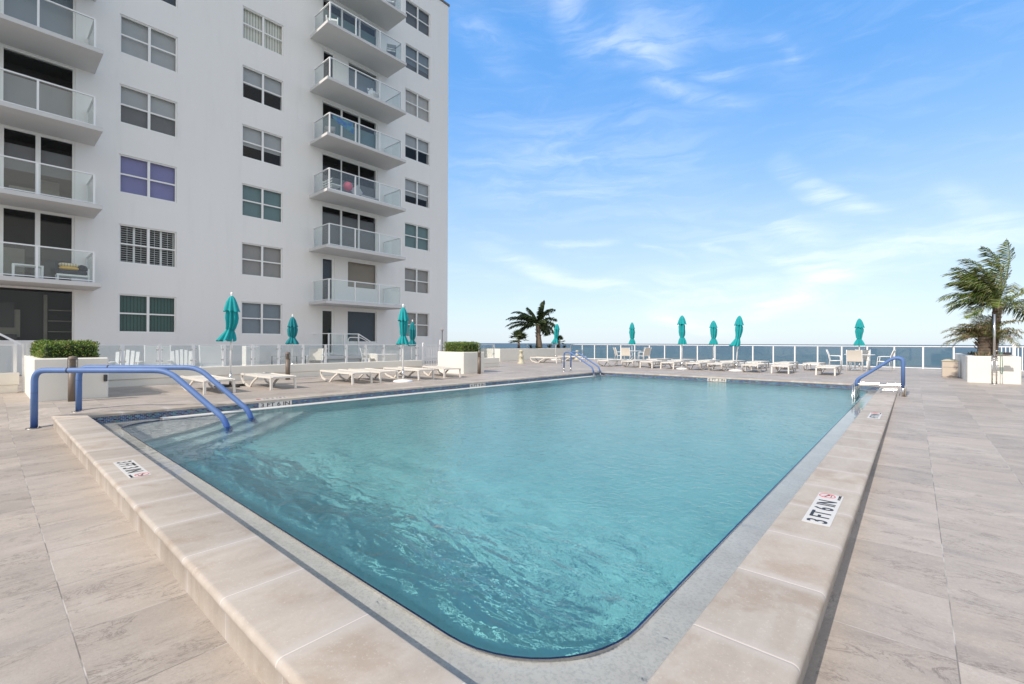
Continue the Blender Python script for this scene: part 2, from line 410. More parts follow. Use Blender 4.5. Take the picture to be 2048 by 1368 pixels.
def floor_build(T, b):
    p = pos(T); n1 = T.noise(p, .8, 5, .6); n2 = T.noise(p, 14, 4, .6)
    T.l.new(T.mix(n1, (.27, .71, .735), (.33, .79, .81)), b.inputs['Base Color'])
    T.l.new(T.bump(n2, .15, .004), b.inputs['Normal'])
M_floor = mat('pool_plaster', (.75, .78, .76), .7, build=floor_build)
M_lip = mottled((.015, .04, .16), .3, 20, .2)
def mosaic_build(T, b):
    p = pos(T); X, Y, Z = T.xyz(p); u = T.m('ADD', X, Y)
    iz = T.m('FLOOR', T.m('DIVIDE', Z, .026)); us = T.m('ADD', T.m('DIVIDE', u, .052), T.m('MULTIPLY', iz, .5))
    iu = T.m('FLOOR', us); wn = T.node('ShaderNodeTexWhiteNoise', noise_dimensions='2D'); T.l.new(T.comb(iu, iz, 0), wn.inputs['Vector'])
    fu = T.m('FRACT', us); fz = T.m('FRACT', T.m('DIVIDE', Z, .026))
    g = T.m('MINIMUM', T.m('MULTIPLY', T.m('MINIMUM', fu, T.m('SUBTRACT', 1, fu)), .052), T.m('MULTIPLY', T.m('MINIMUM', fz, T.m('SUBTRACT', 1, fz)), .026))
    c_ = T.ramp(wn.outputs['Value'], [(0, (.012, .025, .08)), (.3, (.02, .07, .20)), (.55, (.03, .11, .26)), (.75, (.03, .16, .18)), (.9, (.10, .10, .14)), (.97, (.12, .26, .38))], 'CONSTANT')
    T.l.new(T.mix(T.sstep(g, .0030, .0012), c_, (.34, .37, .40)), b.inputs['Base Color'])
M_mosaic = mat('glass_mosaic', (.03, .1, .3), .12, build=mosaic_build)

mb = MB()   # shelf between coping and pool edge, 35 mm under the water
n = len(EDGE); out = []
for (x, y) in EDGE:
    out.append((min(max(x + (XL - .01 - PX0 if x < -5 else XR + .01 - PX1) * 1, XL - .01), XR + .01) if True else x, y))
rect = []
for (x, y) in EDGE:
    cx, cy = (PX0 + PX1) / 2, (PY0 + PY1) / 2
    hx, hy = (PX1 - PX0) / 2, (PY1 - PY0) / 2
    qx, qy = (x - cx) / hx, (y - cy) / hy; k = max(abs(qx), abs(qy))
    ox = (qx / k + 1) / 2; oy = (qy / k + 1) / 2
    rect.append((XL - .01 + (XR - XL + .02) * ox, YN - .01 + (YF - YN + .02) * oy))
# dense outline so the corners stay square: add rectangle corners explicitly
zs_ = WZ - .032
vs = [(x, y, zs_) for x, y in EDGE] + [(x, y, zs_) for x, y in rect]
fs = [(i, n + i, n + (i + 1) % n, (i + 1) % n) for i in range(n)]
for i in range(n):      # corner fillers
    a = rect[i]; b_ = rect[(i + 1) % n]
    if abs(a[0] - b_[0]) > 1e-4 and abs(a[1] - b_[1]) > 1e-4:
        cxn = XL - .01 if (a[0] + b_[0]) / 2 < -5 else XR + .01; cyn = YN - .01 if (a[1] + b_[1]) / 2 < 8 else YF + .01
        vs.append((cxn, cyn, zs_)); fs.append((n + i, len(vs) - 1, n + (i + 1) % n))
mb.add(vs, fs)
structure(mb.build('pool_shelf', M_shelf))
mb = MB()   # dark blue lip
inn = outline(PX0 + .011, PX1 - .011, PY0 + .011, PY1 - .011, .60, 12)
vs = [(x, y, WZ - .004) for x, y in EDGE] + [(x, y, WZ - .004) for x, y in inn] + [(x, y, WZ - .13) for x, y in inn] + [(x, y, WZ - .034) for x, y in EDGE]
fs = []
for i in range(n):
    j = (i + 1) % n; fs += [(i, j, n + j, n + i), (n + i, n + j, 2 * n + j, 2 * n + i), ]
mb.add(vs, fs); mb.mat(1).add(vs, [(3 * n + i, 3 * n + (i + 1) % n, (i + 1) % n, i) for i in range(n)]); structure(mb.build('pool_edge_tile', [M_lip, M_shelf]))
mb = MB(); mb.box(XL - .01, PX0 + .012, 2.0, PY1 + .05, WZ - .06, WZ + .010); structure(mb.build('pool_ledge', mottled((.66, .66, .64), .06, 5)))
def floor_z(y):
    return -.80 - 1.05 * min(1, max(0, (y - 2.5) / 12.5))
mb = MB()
inn2 = outline(PX0 + .011, PX1 - .011, PY0 + .011, PY1 - .011, .60, 12)
vs = [(x, y, WZ - .13) for x, y in inn2] + [(x, y, floor_z(y)) for x, y in inn2]
mb.add(vs, [(i, (i + 1) % n, n + (i + 1) % n, n + i) for i in range(n)], True)
xs = lin(PX0 - .05, PX1 + .05, 6); ys = lin(PY0 - .05, PY1 + .05, 24)
grid(mb, xs, ys, lambda x, y: floor_z(y))
structure(mb.build('pool_floor', M_floor))
mb = MB()   # tiled band under the coping
for (a, b_, f_) in (((XL - .012, YN), (XL - .012, YF), 0), ((XL, YF + .012), (XR, YF + .012), 1), ((XR + .012, YF), (XR + .012, YN), 0), ((XR, YN - .012), (XL, YN - .012), 1)):
    mb.add([(*a, WZ - .05), (*b_, WZ - .05), (*b_, CT - .04), (*a, CT - .04)], [(0, 1, 2, 3)])
structure(mb.build('pool_tile_band', M_mosaic))
# corner steps: diagonal treads at the near left corner
mb = MB()
CXs, CYs = PX0 + .02, PY0 + .02
for k, (d, z) in enumerate(((1.22, WZ - .13), (1.52, WZ - .32), (1.82, WZ - .50), (2.12, WZ - .68))):
    L = d * math.sqrt(2)
    N_ = 10; pts = []
    for i in range(N_ + 1):      # slightly bowed front edge from the near wall to the left wall
        t = i / N_; x = CXs + L * (1 - t); y = CYs + L * t; bow = math.sin(PI * t) * .10
        pts.append((x + bow, y + bow))
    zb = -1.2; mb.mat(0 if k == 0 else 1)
    vs = [(CXs, CYs, z)] + [(x, y, z) for x, y in pts] + [(x, y, zb) for x, y in pts]
    m0 = N_ + 1
    fs = [[0] + list(range(1, m0 + 1))] + [(1 + i, 1 + m0 + i, 2 + m0 + i, 2 + i) for i in range(N_)]
    mb.add(vs, fs)
structure(mb.build('pool_steps', [mottled((.90, .90, .86), .06, 3, .6), mottled((.62, .85, .84), .08, 3, .6)]))  # lower treads tinted aqua, painting in the light that deeper water absorbs

# ---- water
def ripple(x, y):
    a = mnoise.noise(Vector((x * 1.5 + y * .5, y * 1.3 - x * .3, 1.7)))
    b_ = mnoise.noise(Vector((x * 3.9 - y * .8, y * 3.3 + x * .9, 5.1)))
    c_ = mnoise.noise(Vector((x * 8.5, y * 7.6 + x * 2, 9.1)))
    near = max(0, 1 - (y - PY0) / 1.7) ** 1.3      # slop bouncing back off the near wall
    d_ = mnoise.noise(Vector((x * 1.7 + y * 2.4, y * 3.6 - x * .9, 3.3))); e_ = mnoise.noise(Vector((x * 4.4 - y * 3.0, y * 5.0, 7.7)))
    return .0034 * a + .0017 * b_ + .0006 * c_ + near * min(1, max(0, (x + 7.6) / 2)) * (.009 * d_ + .003 * e_)
def shelf_ripple(x, y):
    return .0012 * mnoise.noise(Vector((x * 9.5, y * 8.5 + x * 3, 2.2))) + .0010 * mnoise.noise(Vector((x * 3.0, y * 3.4, 6.2)))
def edge_dist(x, y, r_=.61):
    qx = abs(x - (PX0 + PX1) / 2) - ((PX1 - PX0) / 2 - r_); qy = abs(y - (PY0 + PY1) / 2) - ((PY1 - PY0) / 2 - r_)
    return r_ - math.hypot(max(qx, 0), max(qy, 0)) - min(max(qx, qy), 0)
def inside_fade(x, y):
    d = edge_dist(x, y)
    return .12 if d < 0 else .12 + .88 * min(1, d / .25)
def water_build(T, b):
    p = pos(T); X, Y, Z = T.xyz(p)
    q = T.comb(T.m('ADD', X, T.m('MULTIPLY', Y, .35)), T.m('SUBTRACT', T.m('MULTIPLY', Y, .9), T.m('MULTIPLY', X, .2)), 0)
    n1 = T.noise(q, 9.5, 3, .6, .6); n2 = T.noise(q, 30, 2, .5, .3)
    cl_ = T.v('LENGTH', T.comb(T.m('MAXIMUM', 0.0, T.m('SUBTRACT', X, PX1 - .61)), T.m('MAXIMUM', 0.0, T.m('SUBTRACT', PY0 + .61, Y)), 0))
    dd = T.m('MINIMUM', T.m('MINIMUM', T.m('SUBTRACT', X, PX0), T.m('SUBTRACT', PX1, X)), T.m('MINIMUM', T.m('SUBTRACT', Y, PY0), T.m('SUBTRACT', PY1, Y)))
    calm = T.m('ADD', .05, T.m('MULTIPLY', T.m('MULTIPLY', .95, T.sstep(cl_, .63, .58)), T.sstep(dd, -.01, .05)))
    nrm = T.bump(T.m('MULTIPLY', T.m('ADD', n1, T.m('MULTIPLY', n2, .22)), calm), .9, .014)
    # choppy slop along the near edge of the pool
    slop = T.noise(T.comb(T.m('ADD', T.m('MULTIPLY', X, 1.3), T.m('MULTIPLY', Y, 2.0)), T.m('SUBTRACT', T.m('MULTIPLY', Y, 2.7), T.m('MULTIPLY', X, .55)), 4.4), 1.5, 2.5, .5, .35)
    zone = T.m('MULTIPLY', T.m('MULTIPLY', T.m('MULTIPLY', T.sstep(Y, PY0 + 1.9, PY0 + .3), T.sstep(Y, PY0 - .02, PY0 + .1)), T.sstep(X, -7.6, -5.8)), T.sstep(X, PX1 + .02, PX1 - .2))
    zone = T.m('MULTIPLY', zone, T.sstep(cl_, .57, .42))
    nrm0 = nrm; nrm = T.bump(T.m('MULTIPLY', slop, zone), 1.0, .125, nrm)
    nrm1 = T.bump(T.m('MULTIPLY', slop, zone), 1.0, .045, nrm0)
    fr = T.node('ShaderNodeFresnel'); fr.inputs['IOR'].default_value = 1.33; T.l.new(nrm1, fr.inputs['Normal'])
    gl = T.node('ShaderNodeBsdfGlossy'); gl.inputs['Roughness'].default_value = .02; T.l.new(nrm1, gl.inputs['Normal'])
    rf = T.node('ShaderNodeBsdfRefraction'); rf.inputs['IOR'].default_value = 1.33; rf.inputs['Roughness'].default_value = 0.0; T.l.new(nrm, rf.inputs['Normal'])
    rf.inputs['Color'].default_value = (.955, .99, .99, 1)
    mx = T.node('ShaderNodeMixShader'); T.l.new(fr.outputs[0], mx.inputs[0]); T.l.new(rf.outputs[0], mx.inputs[1]); T.l.new(gl.outputs[0], mx.inputs[2])
    T.l.new(mx.outputs[0], T.n['Material Output'].inputs['Surface'])
M_water = mat('pool_water', build=water_build)
mb = MB()
nx_, ny_ = 290, 500
x0, x1, y0, y1 = XL - .006, XR + .006, YN - .006, YF + .006
X_ = lin(x0, x1, nx_); Y_ = lin(y0, y1, ny_)
def surf(x, y):
    d = edge_dist(x, y); k = min(1, max(0, (d + .04) / .12))
    return WZ + ripple(x, y) * inside_fade(x, y) * k + shelf_ripple(x, y) * (1 - k)
vs = [(x, y, surf(x, y)) for x in X_ for y in Y_]
K = ny_ + 1
fs = [(i * K + j, (i + 1) * K + j, (i + 1) * K + j + 1, i * K + j + 1) for i in range(nx_) for j in range(ny_)]
mb.add(vs, fs, True)
bz = -2.2     # closed below the floor so the volume is bounded
b0 = len(mb.v); mb.v += [(x0, y0, bz), (x1, y0, bz), (x1, y1, bz), (x0, y1, bz)]
def addf(f): mb.f.append(f); mb.mi.append(0); mb.sm.append(False)
addf([b0 + 3, b0 + 2, b0 + 1, b0])
addf([i * K for i in range(nx_ + 1)][::-1] + [b0, b0 + 1]); addf([i * K + ny_ for i in range(nx_ + 1)] + [b0 + 2, b0 + 3])
addf([j for j in range(K)] + [b0 + 3, b0]); addf([nx_ * K + j for j in range(K)][::-1] + [b0 + 1, b0 + 2])
pw = structure(mb.build('pool_water', M_water))

sun_d.cycles.is_caustics_light = True
pw.cycles.is_caustics_caster = True
for o in col.objects:
    if o.name in ('pool_shelf', 'pool_floor', 'pool_steps', 'pool_edge_tile', 'pool_tile_band'): o.cycles.is_caustics_receiver = True

# ---- sea
def sea_build(T, b):
    p = pos(T); X, Y, Z = T.xyz(p); r_ = T.v('LENGTH', p)
    q = T.comb(T.m('MULTIPLY', X, .6), Y, 0)
    n1 = T.noise(q, .22, 6, .62, .3); n0 = T.noise(T.comb(T.m('MULTIPLY', X, .35), Y, 0), .016, 4, .6, .5)
    far_ = T.sstep(r_, 200, 2500); st_ = T.noise(T.comb(T.m('MULTIPLY', X, .06), T.m('MULTIPLY', Y, .35), 2), .35, 5, .65)
    c_ = T.mix(n0, (.010, .085, .085), (.015, .050, .085)); c_ = T.mix(T.m('MULTIPLY', T.sstep(n1, .45, .6), .5), c_, (.008, .028, .045)); c_ = T.mix(far_, c_, (.018, .045, .085)); c_ = T.v('SCALE', c_, sc_=T.m('ADD', .35, T.m('MULTIPLY', T.sstep(st_, .30, .70), 1.1)))
    foam = T.m('MULTIPLY', T.sstep(T.noise(T.comb(T.m('MULTIPLY', X, .5), Y, 3), .12, 5, .6), .715, .75), T.sstep(r_, 420, 120))
    T.l.new(T.mix(foam, c_, (.75, .78, .78)), b.inputs['Base Color'])
    T.l.new(T.bump(n1, 1.0, .9), b.inputs['Normal'])
M_sea = mat('sea_water', (.02, .1, .14), .35, spec=.14, build=sea_build)
mb = MB(); mb.add([(-14000, -60, -9), (14000, -60, -9), (14000, 16000, -9), (-14000, 16000, -9)], [(0, 1, 2, 3)])
structure(mb.build('sea', M_sea))

# ================================================================== shared materials
def glass_mat(tint=(.93, .97, .95), refl=1.0, milky=0.0, milk=(.6, .65, .64), name='glass'):
    m_ = bpy.data.materials.new(name); m_.use_nodes = True; T = NT(m_.node_tree); T.n.clear()
    tr = T.node('ShaderNodeBsdfTransparent'); tr.inputs[0].default_value = (*tint, 1)
    gl = T.node('ShaderNodeBsdfGlossy'); gl.inputs['Roughness'].default_value = .03; gl.inputs['Color'].default_value = (refl, refl, refl, 1)
    df = T.node('ShaderNodeBsdfDiffuse'); df.inputs[0].default_value = (*milk, 1)
    lw = T.node('ShaderNodeLayerWeight'); lw.inputs[0].default_value = .5
    fr_ = T.m('ADD', .045, T.m('MULTIPLY', .9, T.m('POWER', lw.outputs['Facing'], 4.0)))
    mk = T.node('ShaderNodeMixShader'); mk.inputs[0].default_value = milky; T.l.new(tr.outputs[0], mk.inputs[1]); T.l.new(df.outputs[0], mk.inputs[2])
    mx = T.node('ShaderNodeMixShader'); T.l.new(fr_, mx.inputs[0]); T.l.new(mk.outputs[0], mx.inputs[1]); T.l.new(gl.outputs[0], mx.inputs[2])
    o = T.node('ShaderNodeOutputMaterial'); T.l.new(mx.outputs[0], o.inputs[0]); return m_
G_rail = glass_mat((.955, .98, .975), .8, .0)
G_fence = glass_mat((.93, .955, .955), .9, .07, (.62, .66, .68))
G_pane = glass_mat((.90, .925, .925), .55, 0)
def facade_build(T, b):
    p = pos(T); X, Y, Z = T.xyz(p)
    n1 = T.noise(T.comb(X, T.m('MULTIPLY', Y, 1.6), T.m('MULTIPLY', Z, .35)), .55, 6, .62, .4); n2 = T.noise(p, 6, 4, .6); n3 = T.noise(p, 45, 3, .7)
    streak = T.noise(T.comb(X, T.m('MULTIPLY', Y, 2.2), T.m('MULTIPLY', Z, .3)), 1.3, 4, .55)
    k = T.m('ADD', .955, T.m('MULTIPLY', n1, .05)); k = T.m('ADD', k, T.m('MULTIPLY', n2, .02)); k = T.m('SUBTRACT', k, T.m('MULTIPLY', T.sstep(streak, .50, .85), .045))
    T.l.new(T.v('SCALE', (.82, .81, .80), sc_=k), b.inputs['Base Color'])
    T.l.new(T.bump(T.m('ADD', T.m('MULTIPLY', n2, .5), T.m('MULTIPLY', n3, .3)), .35, .012), b.inputs['Normal'])
M_facade = mat('stucco', (.8, .8, .78), .8, spec=.2, build=facade_build)
M_slab = mottled((.60, .60, .60), .06, 1.3, .8)
M_white = mottled((.82, .82, .81), .04, 4, .35)
M_alum = mottled((.80, .81, .82), .03, 6, .3)
M_cream = mottled((.78, .75, .68), .05, 3, .75, .3, 50)
M_resin = mottled((.70, .665, .61), .05, 7, .45)
M_sling = mottled((.66, .62, .56), .05, 9, .7, .5, 220)
M_steel = mottled((.62, .60, .58), .05, 9, .22, metal=1.0)
M_black = mottled((.03, .03, .032), .1, 5, .5)
M_dark = mottled((.035, .037, .04), .2, 1.0, .8)
M_bronze = mottled((.16, .125, .10), .12, 6, .5)
def foam_build(T, b):
    p = pos(T); X, Y, Z = T.xyz(p); n1 = T.noise(p, 5, 4, .6); n2 = T.noise(p, 60, 3, .6)
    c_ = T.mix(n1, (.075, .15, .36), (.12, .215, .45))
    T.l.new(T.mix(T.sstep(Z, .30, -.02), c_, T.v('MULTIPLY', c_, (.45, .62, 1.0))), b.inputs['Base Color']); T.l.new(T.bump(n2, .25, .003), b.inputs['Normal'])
M_foam = mat('blue_foam', (.1, .2, .5), .55, build=foam_build)
M_red = mottled((.60, .05, .06), .05, 5, .4)
M_ink = mottled((.02, .02, .025), .1, 9, .5)
M_plate = mottled((.60, .59, .575), .08, 14, .5)
def canvas(c, s=1.0):
    def f(T, b):
        p = pos(T); n1 = T.noise(p, 5, 4, .6); n2 = T.noise(p, 30, 3, .6)
        T.l.new(T.v('SCALE', c, sc_=T.m('ADD', .85, T.m('MULTIPLY', n1, .3))), b.inputs['Base Color'])
        T.l.new(T.bump(n2, .3, .008), b.inputs['Normal'])
        b.inputs['Sheen Weight'].default_value = .15
    return mat('canvas', c, .8, spec=.2, build=f)
M_teal = canvas((.014, .31, .335)); M_teal_dark = canvas((.010, .20, .235))

# ================================================================== apartment building
BX = -23.5; BY1 = 20.40; ROOF = 23.88; ST = 2.75
bld = thing('apartment_building', 'tall white apartment building with glass fronted balconies behind the pool', 'building', (BX, 8, 0))
BO = Vector((-BX, -8, 0))
def bpart(mb_, name, mats, parent=None):
    """build in world coordinates, then parent under the building"""
    o = mb_.build(name, mats); o.parent = parent or bld
    if parent is None: o.location = BO
    return o
COLS = []     # (y0, y1, [(z0, z1) openings])
def fl(k): return .67 + ST * k
openA = [(1.71 + ST * k, 3.23 + ST * k) for k in range(8)]
COLS.append((-1.45, 2.23, [(1.33, 3.25)] + [(fl(k), 3.25 + ST * k) for k in range(1, 8)]))
COLS.append((3.49, 5.37, openA)); COLS.append((7.87, 9.71, openA)); COLS.append((16.95, 18.86, openA))
SPLIT = {0: 1.37, 1: 1.55, 5: .42}      # floors where the stack has a narrow door and a wide window (sill height above slab)
COLS.append((11.68, 12.42, [(fl(k), 3.13 + ST * k) for k in range(8)]))
mb = MB()
D = .35
def wallrect(y0, y1, z0, z1):
    mb.add([(BX, y0, z0), (BX, y1, z0), (BX, y1, z1), (BX, y0, z1)], [(0, 1, 2, 3)])
def reveal(y0, y1, z0, z1):
    a = BX; b_ = BX - D
    mb.add([(a, y0, z0), (a, y1, z0), (a, y1, z1), (a, y0, z1), (b_, y0, z0), (b_, y1, z0), (b_, y1, z1), (b_, y0, z1)],
           [(0, 4, 5, 1), (1, 5, 6, 2), (2, 6, 7, 3), (3, 7, 4, 0)])
def column(y0, y1, ops):
    z = -2.0
    for (a, b_) in ops:
        wallrect(y0, y1, z, a); reveal(y0, y1, a, b_); z = b_
    wallrect(y0, y1, z, ROOF)
COLS.sort()
# stack of terrace doors: y 11.68..15.03, opening layout varies by floor
yy = -9.0
for (y0, y1, ops) in COLS:
    if y0 == 11.68:
        wallrect(yy, y0, -2, ROOF)
        z = -2.0
        for k in range(8):
            top = 3.13 + ST * k; f0 = fl(k)
            wallrect(y0, 15.03, z, f0)
            if k in SPLIT:
                s0 = (1.35 if k == 0 else f0 + (.95 if k == 1 else .42))
                reveal(y0, 12.42, f0, top); wallrect(12.42, 13.17, f0, top); wallrect(13.17, 15.03, f0, s0); reveal(13.17, 15.03, s0, top)
            else: reveal(y0, 15.03, f0, top)
            z = top
        wallrect(y0, 15.03, z, ROOF); yy = 15.03; continue
    wallrect(yy, y0, -2, ROOF); column(y0, y1, ops); yy = y1
wallrect(yy, BY1, -2, ROOF)
# end wall, roof, back
mb.add([(BX, BY1, -2), (-42, BY1, -2), (-42, BY1, ROOF), (BX, BY1, ROOF)], [(0, 1, 2, 3)])
mb.add([(BX, -9, ROOF), (BX, BY1, ROOF), (-42, BY1, ROOF), (-42, -9, ROOF)], [(0, 1, 2, 3)])
mb.add([(BX, -9, -2), (BX, -9, ROOF), (-42, -9, ROOF), (-42, -9, -2)], [(0, 1, 2, 3)])
bpart(mb, 'wall', M_facade)
mb = MB(); mb.box(BX - .5, BX + .05, -9.05, BY1 + .05, ROOF - .03, ROOF + .10); mb.box(-42, BX - .5, BY1 - .4, BY1 + .05, ROOF - .03, ROOF + .10)
bpart(mb, 'roof_edge', mottled((.16, .13, .12), .1))
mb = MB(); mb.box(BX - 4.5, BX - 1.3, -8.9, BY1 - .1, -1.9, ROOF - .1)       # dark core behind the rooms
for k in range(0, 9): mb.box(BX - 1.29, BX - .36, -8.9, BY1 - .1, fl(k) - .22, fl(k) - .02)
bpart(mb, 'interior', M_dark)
mb = MB(); mb.box(BX - 1.2, BX - 1.1, -1.3, .9, 1.5, 2.5); mb.box(BX - 1.2, BX - 1.1, 1.5, 1.6, 1.4, 3.1)
for z in (1.7, 2.1, 2.5): mb.box(BX - 1.15, BX - .8, 1.62, 2.3, z, z + .03)
mb.box(BX - 1.2, BX - 1.05, .1, 1.0, fl(1), fl(1) + 1.3); mb.box(BX - 1.2, BX - 1.05, 1.3, 1.9, fl(2), fl(2) + 1.2); mb.box(BX - 1.0, BX - .8, .6, 1.5, fl(2) + .3, fl(2) + .75)
bpart(mb, 'room_furniture', mottled((.22, .21, .17), .3, 2))
mb = MB(); mb.box(BX - 1.09, BX - 1.04, -.4, .75, 1.85, 2.75); mb.box(BX - 1.0, BX - .7, -.6, .8, 1.36, 1.6); bpart(mb, 'television', M_black)

def blind_mat(c, stripes=0, rough=.8):
    def f(T, b):
        p = pos(T); X, Y, Z = T.xyz(p); n1 = T.noise(p, 2.5, 4, .6)
        c0 = T.v('SCALE', c, sc_=T.m('ADD', .9, T.m('MULTIPLY', n1, .2)))
        if stripes:
            s_ = T.m('FRACT', T.m('MULTIPLY', Y, stripes)); c0 = T.mix(T.sstep(T.m('ABSOLUTE', T.m('SUBTRACT', s_, .5)), .30, .5), c0, T.v('SCALE', c, sc_=.35))
        T.l.new(c0, b.inputs['Base Color'])
    return mat('blind_fabric', c, rough, build=f, spec=.2)
BM = dict(dgray2=blind_mat((.30, .30, .32)), gray=blind_mat((.46, .47, .49)), taupe=blind_mat((.36, .335, .33)), purple=blind_mat((.24, .24, .48)), teal=blind_mat((.17, .26, .27)), green=blind_mat((.06, .13, .12), 9),
          stripe=blind_mat((.80, .78, .70), 8), stripe2=blind_mat((.64, .60, .58), 10), dgray=blind_mat((.17, .175, .19)), brown=blind_mat((.34, .28, .23)), navy=blind_mat((.05, .07, .10)),
          steel=blind_mat((.26, .30, .35)), shutter=None)
def window(y0, y1, z0, z1, blinds, panes=2, hrail=True, xr=BX - .05, name='window', fr=.05, mull=.085):
    """blinds: list of (material key, bottom fraction, top fraction)"""
    f = MB(); x0, x1 = xr - .07, xr
    g = .002
    f.box(x0, x1, y0 + g, y0 + fr, z0 + g, z1 - g); f.box(x0, x1, y1 - fr, y1 - g, z0 + g, z1 - g)
    f.box(x0, x1 + .002, y0 + fr, y1 - fr, z1 - fr, z1 - g); f.box(x0, x1 + .012, y0 + fr, y1 - fr, z0 + g, z0 + fr)
    ys = [y0 + fr + (y1 - y0 - 2 * fr) * i / panes for i in range(panes + 1)]
    for y in ys[1:-1]: f.box(x0 + .005, x1 + .006, y - mull / 2, y + mull / 2, z0 + fr, z1 - fr)
    if hrail:
        zm = (z0 + z1) / 2
        for i in range(panes):
            a = ys[i] + (mull / 2 if i else 0); b_ = ys[i + 1] - (mull / 2 if i < panes - 1 else 0)
            f.box(x0 + .008, x1 - .008, a, b_, zm - .028, zm + .028)
    w_ = bpart(f, name, M_white)
    p_ = MB(); xg = x0 + .02
    p_.add([(xg, y0 + .02, z0 + .02), (xg, y1 - .02, z0 + .02), (xg, y1 - .02, z1 - .02), (xg, y0 + .02, z1 - .02)], [(0, 1, 2, 3)])
    bpart(p_, 'pane', G_pane, w_)
    for (key, a, b_) in blinds:
        q = MB(); xb = xr - .16
        if key == 'shutter':
            n_ = 9
            for i in range(4):
                ya = y0 + .06 + (y1 - y0 - .12) * i / 4; yb = ya + (y1 - y0 - .12) / 4
                q.box(xb, xb + .02, ya, ya + .035, z0 + .05, z1 - .05); q.box(xb, xb + .02, yb - .035, yb, z0 + .05, z1 - .05)
                for j in range(16):
                    zz = z0 + .06 + (z1 - z0 - .12) * (j + .5) / 16; q.box(xb, xb + .035, ya + .035, yb - .035, zz - .005, zz + .005)
                q.box(xb + .036, xb + .042, (ya + yb) / 2 - .006, (ya + yb) / 2 + .006, z0 + .06, z1 - .06)
            bpart(q, 'shutter', M_white, w_)
        else:
            za = z0 + (z1 - z0) * a; zb = z0 + (z1 - z0) * b_
            q.add([(xb, y0 + .01, za), (xb, y1 - .01, za), (xb, y1 - .01, zb), (xb, y0 + .01, zb)], [(0, 1, 2, 3)])
            bpart(q, 'blind', BM[key], w_)
    return w_
full = lambda k: [(k, 0, 1)]
half = lambda k, a, lo=None: ([(k, a, 1)] + ([(lo, 0, a - .01)] if lo else []))
WA = [full('green'), [('shutter', 0, 1)], full('purple'), half('gray', .5, 'dgray'), full('gray'), full('navy'), full('gray'), full('gray')]
WB = [full('steel'), full('taupe'), full('teal'), half('gray', .40), half('gray', .5), full('stripe'), full('gray'), full('gray')]  # lowest window: blue-grey sheet paints a reflection in dark glass
WC = [full('taupe'), full('taupe'), full('teal'), half('gray', .34), half('gray', .5), full('stripe2'), half('steel', .3, 'dgray'), full('dgray')]
for k in range(8):
    if k <= 5: window(3.49, 5.37, *openA[k], WA[k])
    if k <= 6: window(7.87, 9.71, *openA[k], WB[k])
    window(16.95, 18.86, *openA[k], WC[k])
# left stack
window(-1.45, 2.23, 1.33, 3.25, [], panes=1, hrail=False, name='picture_window')
for k in range(1, 6):
    n_ = {1: 4, 2: 4}.get(k, 2)
    bl = {1: [], 2: [('dgray', .45, .80)], 3: [('dgray2', 0, .66)], 4: [('steel', 0, .95)], 5: []}[k]
    window(-1.45, 2.23, fl(k) + .02, 3.25 + ST * k, bl, panes=n_, hrail=False, name='sliding_door', fr=.07, mull=.13 if n_ == 4 else .09)
# right stack
for k in range(8):
    top = 3.13 + ST * k; f0 = fl(k) + .02
    if k in SPLIT:
        s0 = (1.35 if k == 0 else fl(k) + (.95 if k == 1 else .42))
        window(11.68, 12.42, f0, top, [('navy', 0, 1)] if k == 1 else [], panes=1, hrail=False, name='glass_door', fr=.11)
        window(13.17, 15.03, s0, top, {0: full('navy'), 1: full('brown'), 5: [('steel', 0, .84)]}[k], panes=1, hrail=False, name='picture_window', fr=.06)
    else:
        bl = {2: [('dgray', 0, .86)], 3: [('dgray', 0, .55)], 4: [('teal', 0, .72)], 6: [('teal', 0, .8)], 7: []}[k]
        window(11.68, 15.03, f0, top, bl, panes=3, hrail=False, name='sliding_door', fr=.08, mull=.09 if k != 3 else .05)

def balcony(k, y0, y1, posts_, sides, x1=-21.65, rail_y=None, front=None):
    zt = fl(k); m = MB(); m.bbox(BX - .01, x1, y0, y1, zt - .15, zt, .008)
    sl = bpart(m, 'balcony', M_slab)
    ra = MB(); xr = x1 - .22; zr = zt + 1.10
    ya, yb = front or (rail_y or (y0 + .25, y1 - .22))
    ra.box(xr - .03, xr + .03, ya - .03, yb + .03, zr - .04, zr); ra.box(xr - .015, xr + .015, ya, yb, zt + .06, zt + .09)
    for y in posts_: ra.box(xr - .028, xr + .028, y - .028, y + .028, zt, zr - .04)
    for (ys_, s_) in sides:
        ra.box(BX + .003, xr - .03, ys_ - .03, ys_ + .03, zr - .04, zr - .001); ra.box(BX + .003, xr - .03, ys_ - .015, ys_ + .015, zt + .06, zt + .09)
        ra.box(BX + .004, BX + .05, ys_ - .028, ys_ + .028, zt, zr - .04)
    bpart(ra, 'railing', M_alum, sl)
    ps = sorted(posts_)
    for a, b_ in zip(ps[:-1], ps[1:]):
        g_ = MB(); g_.box(xr - .005, xr + .005, a + .035, b_ - .035, zt + .095, zr - .045); bpart(g_, 'glass_panel', G_rail, sl)
    for (ys_, s_) in sides:
        g_ = MB(); g_.box(BX + .055, xr - .035, ys_ - .005, ys_ + .005, zt + .095, zr - .045); bpart(g_, 'glass_panel', G_rail, sl)
    return sl
for k in range(1, 8): balcony(k, 11.03, 15.70, [11.27, 12.68, 14.10, 15.50], [(11.27, 1), (15.50, 1)])
for k in range(1, 6): balcony(k, -2.4, 2.77, [2.57, 1.17, -.23, -1.63], [(2.57, 1)])
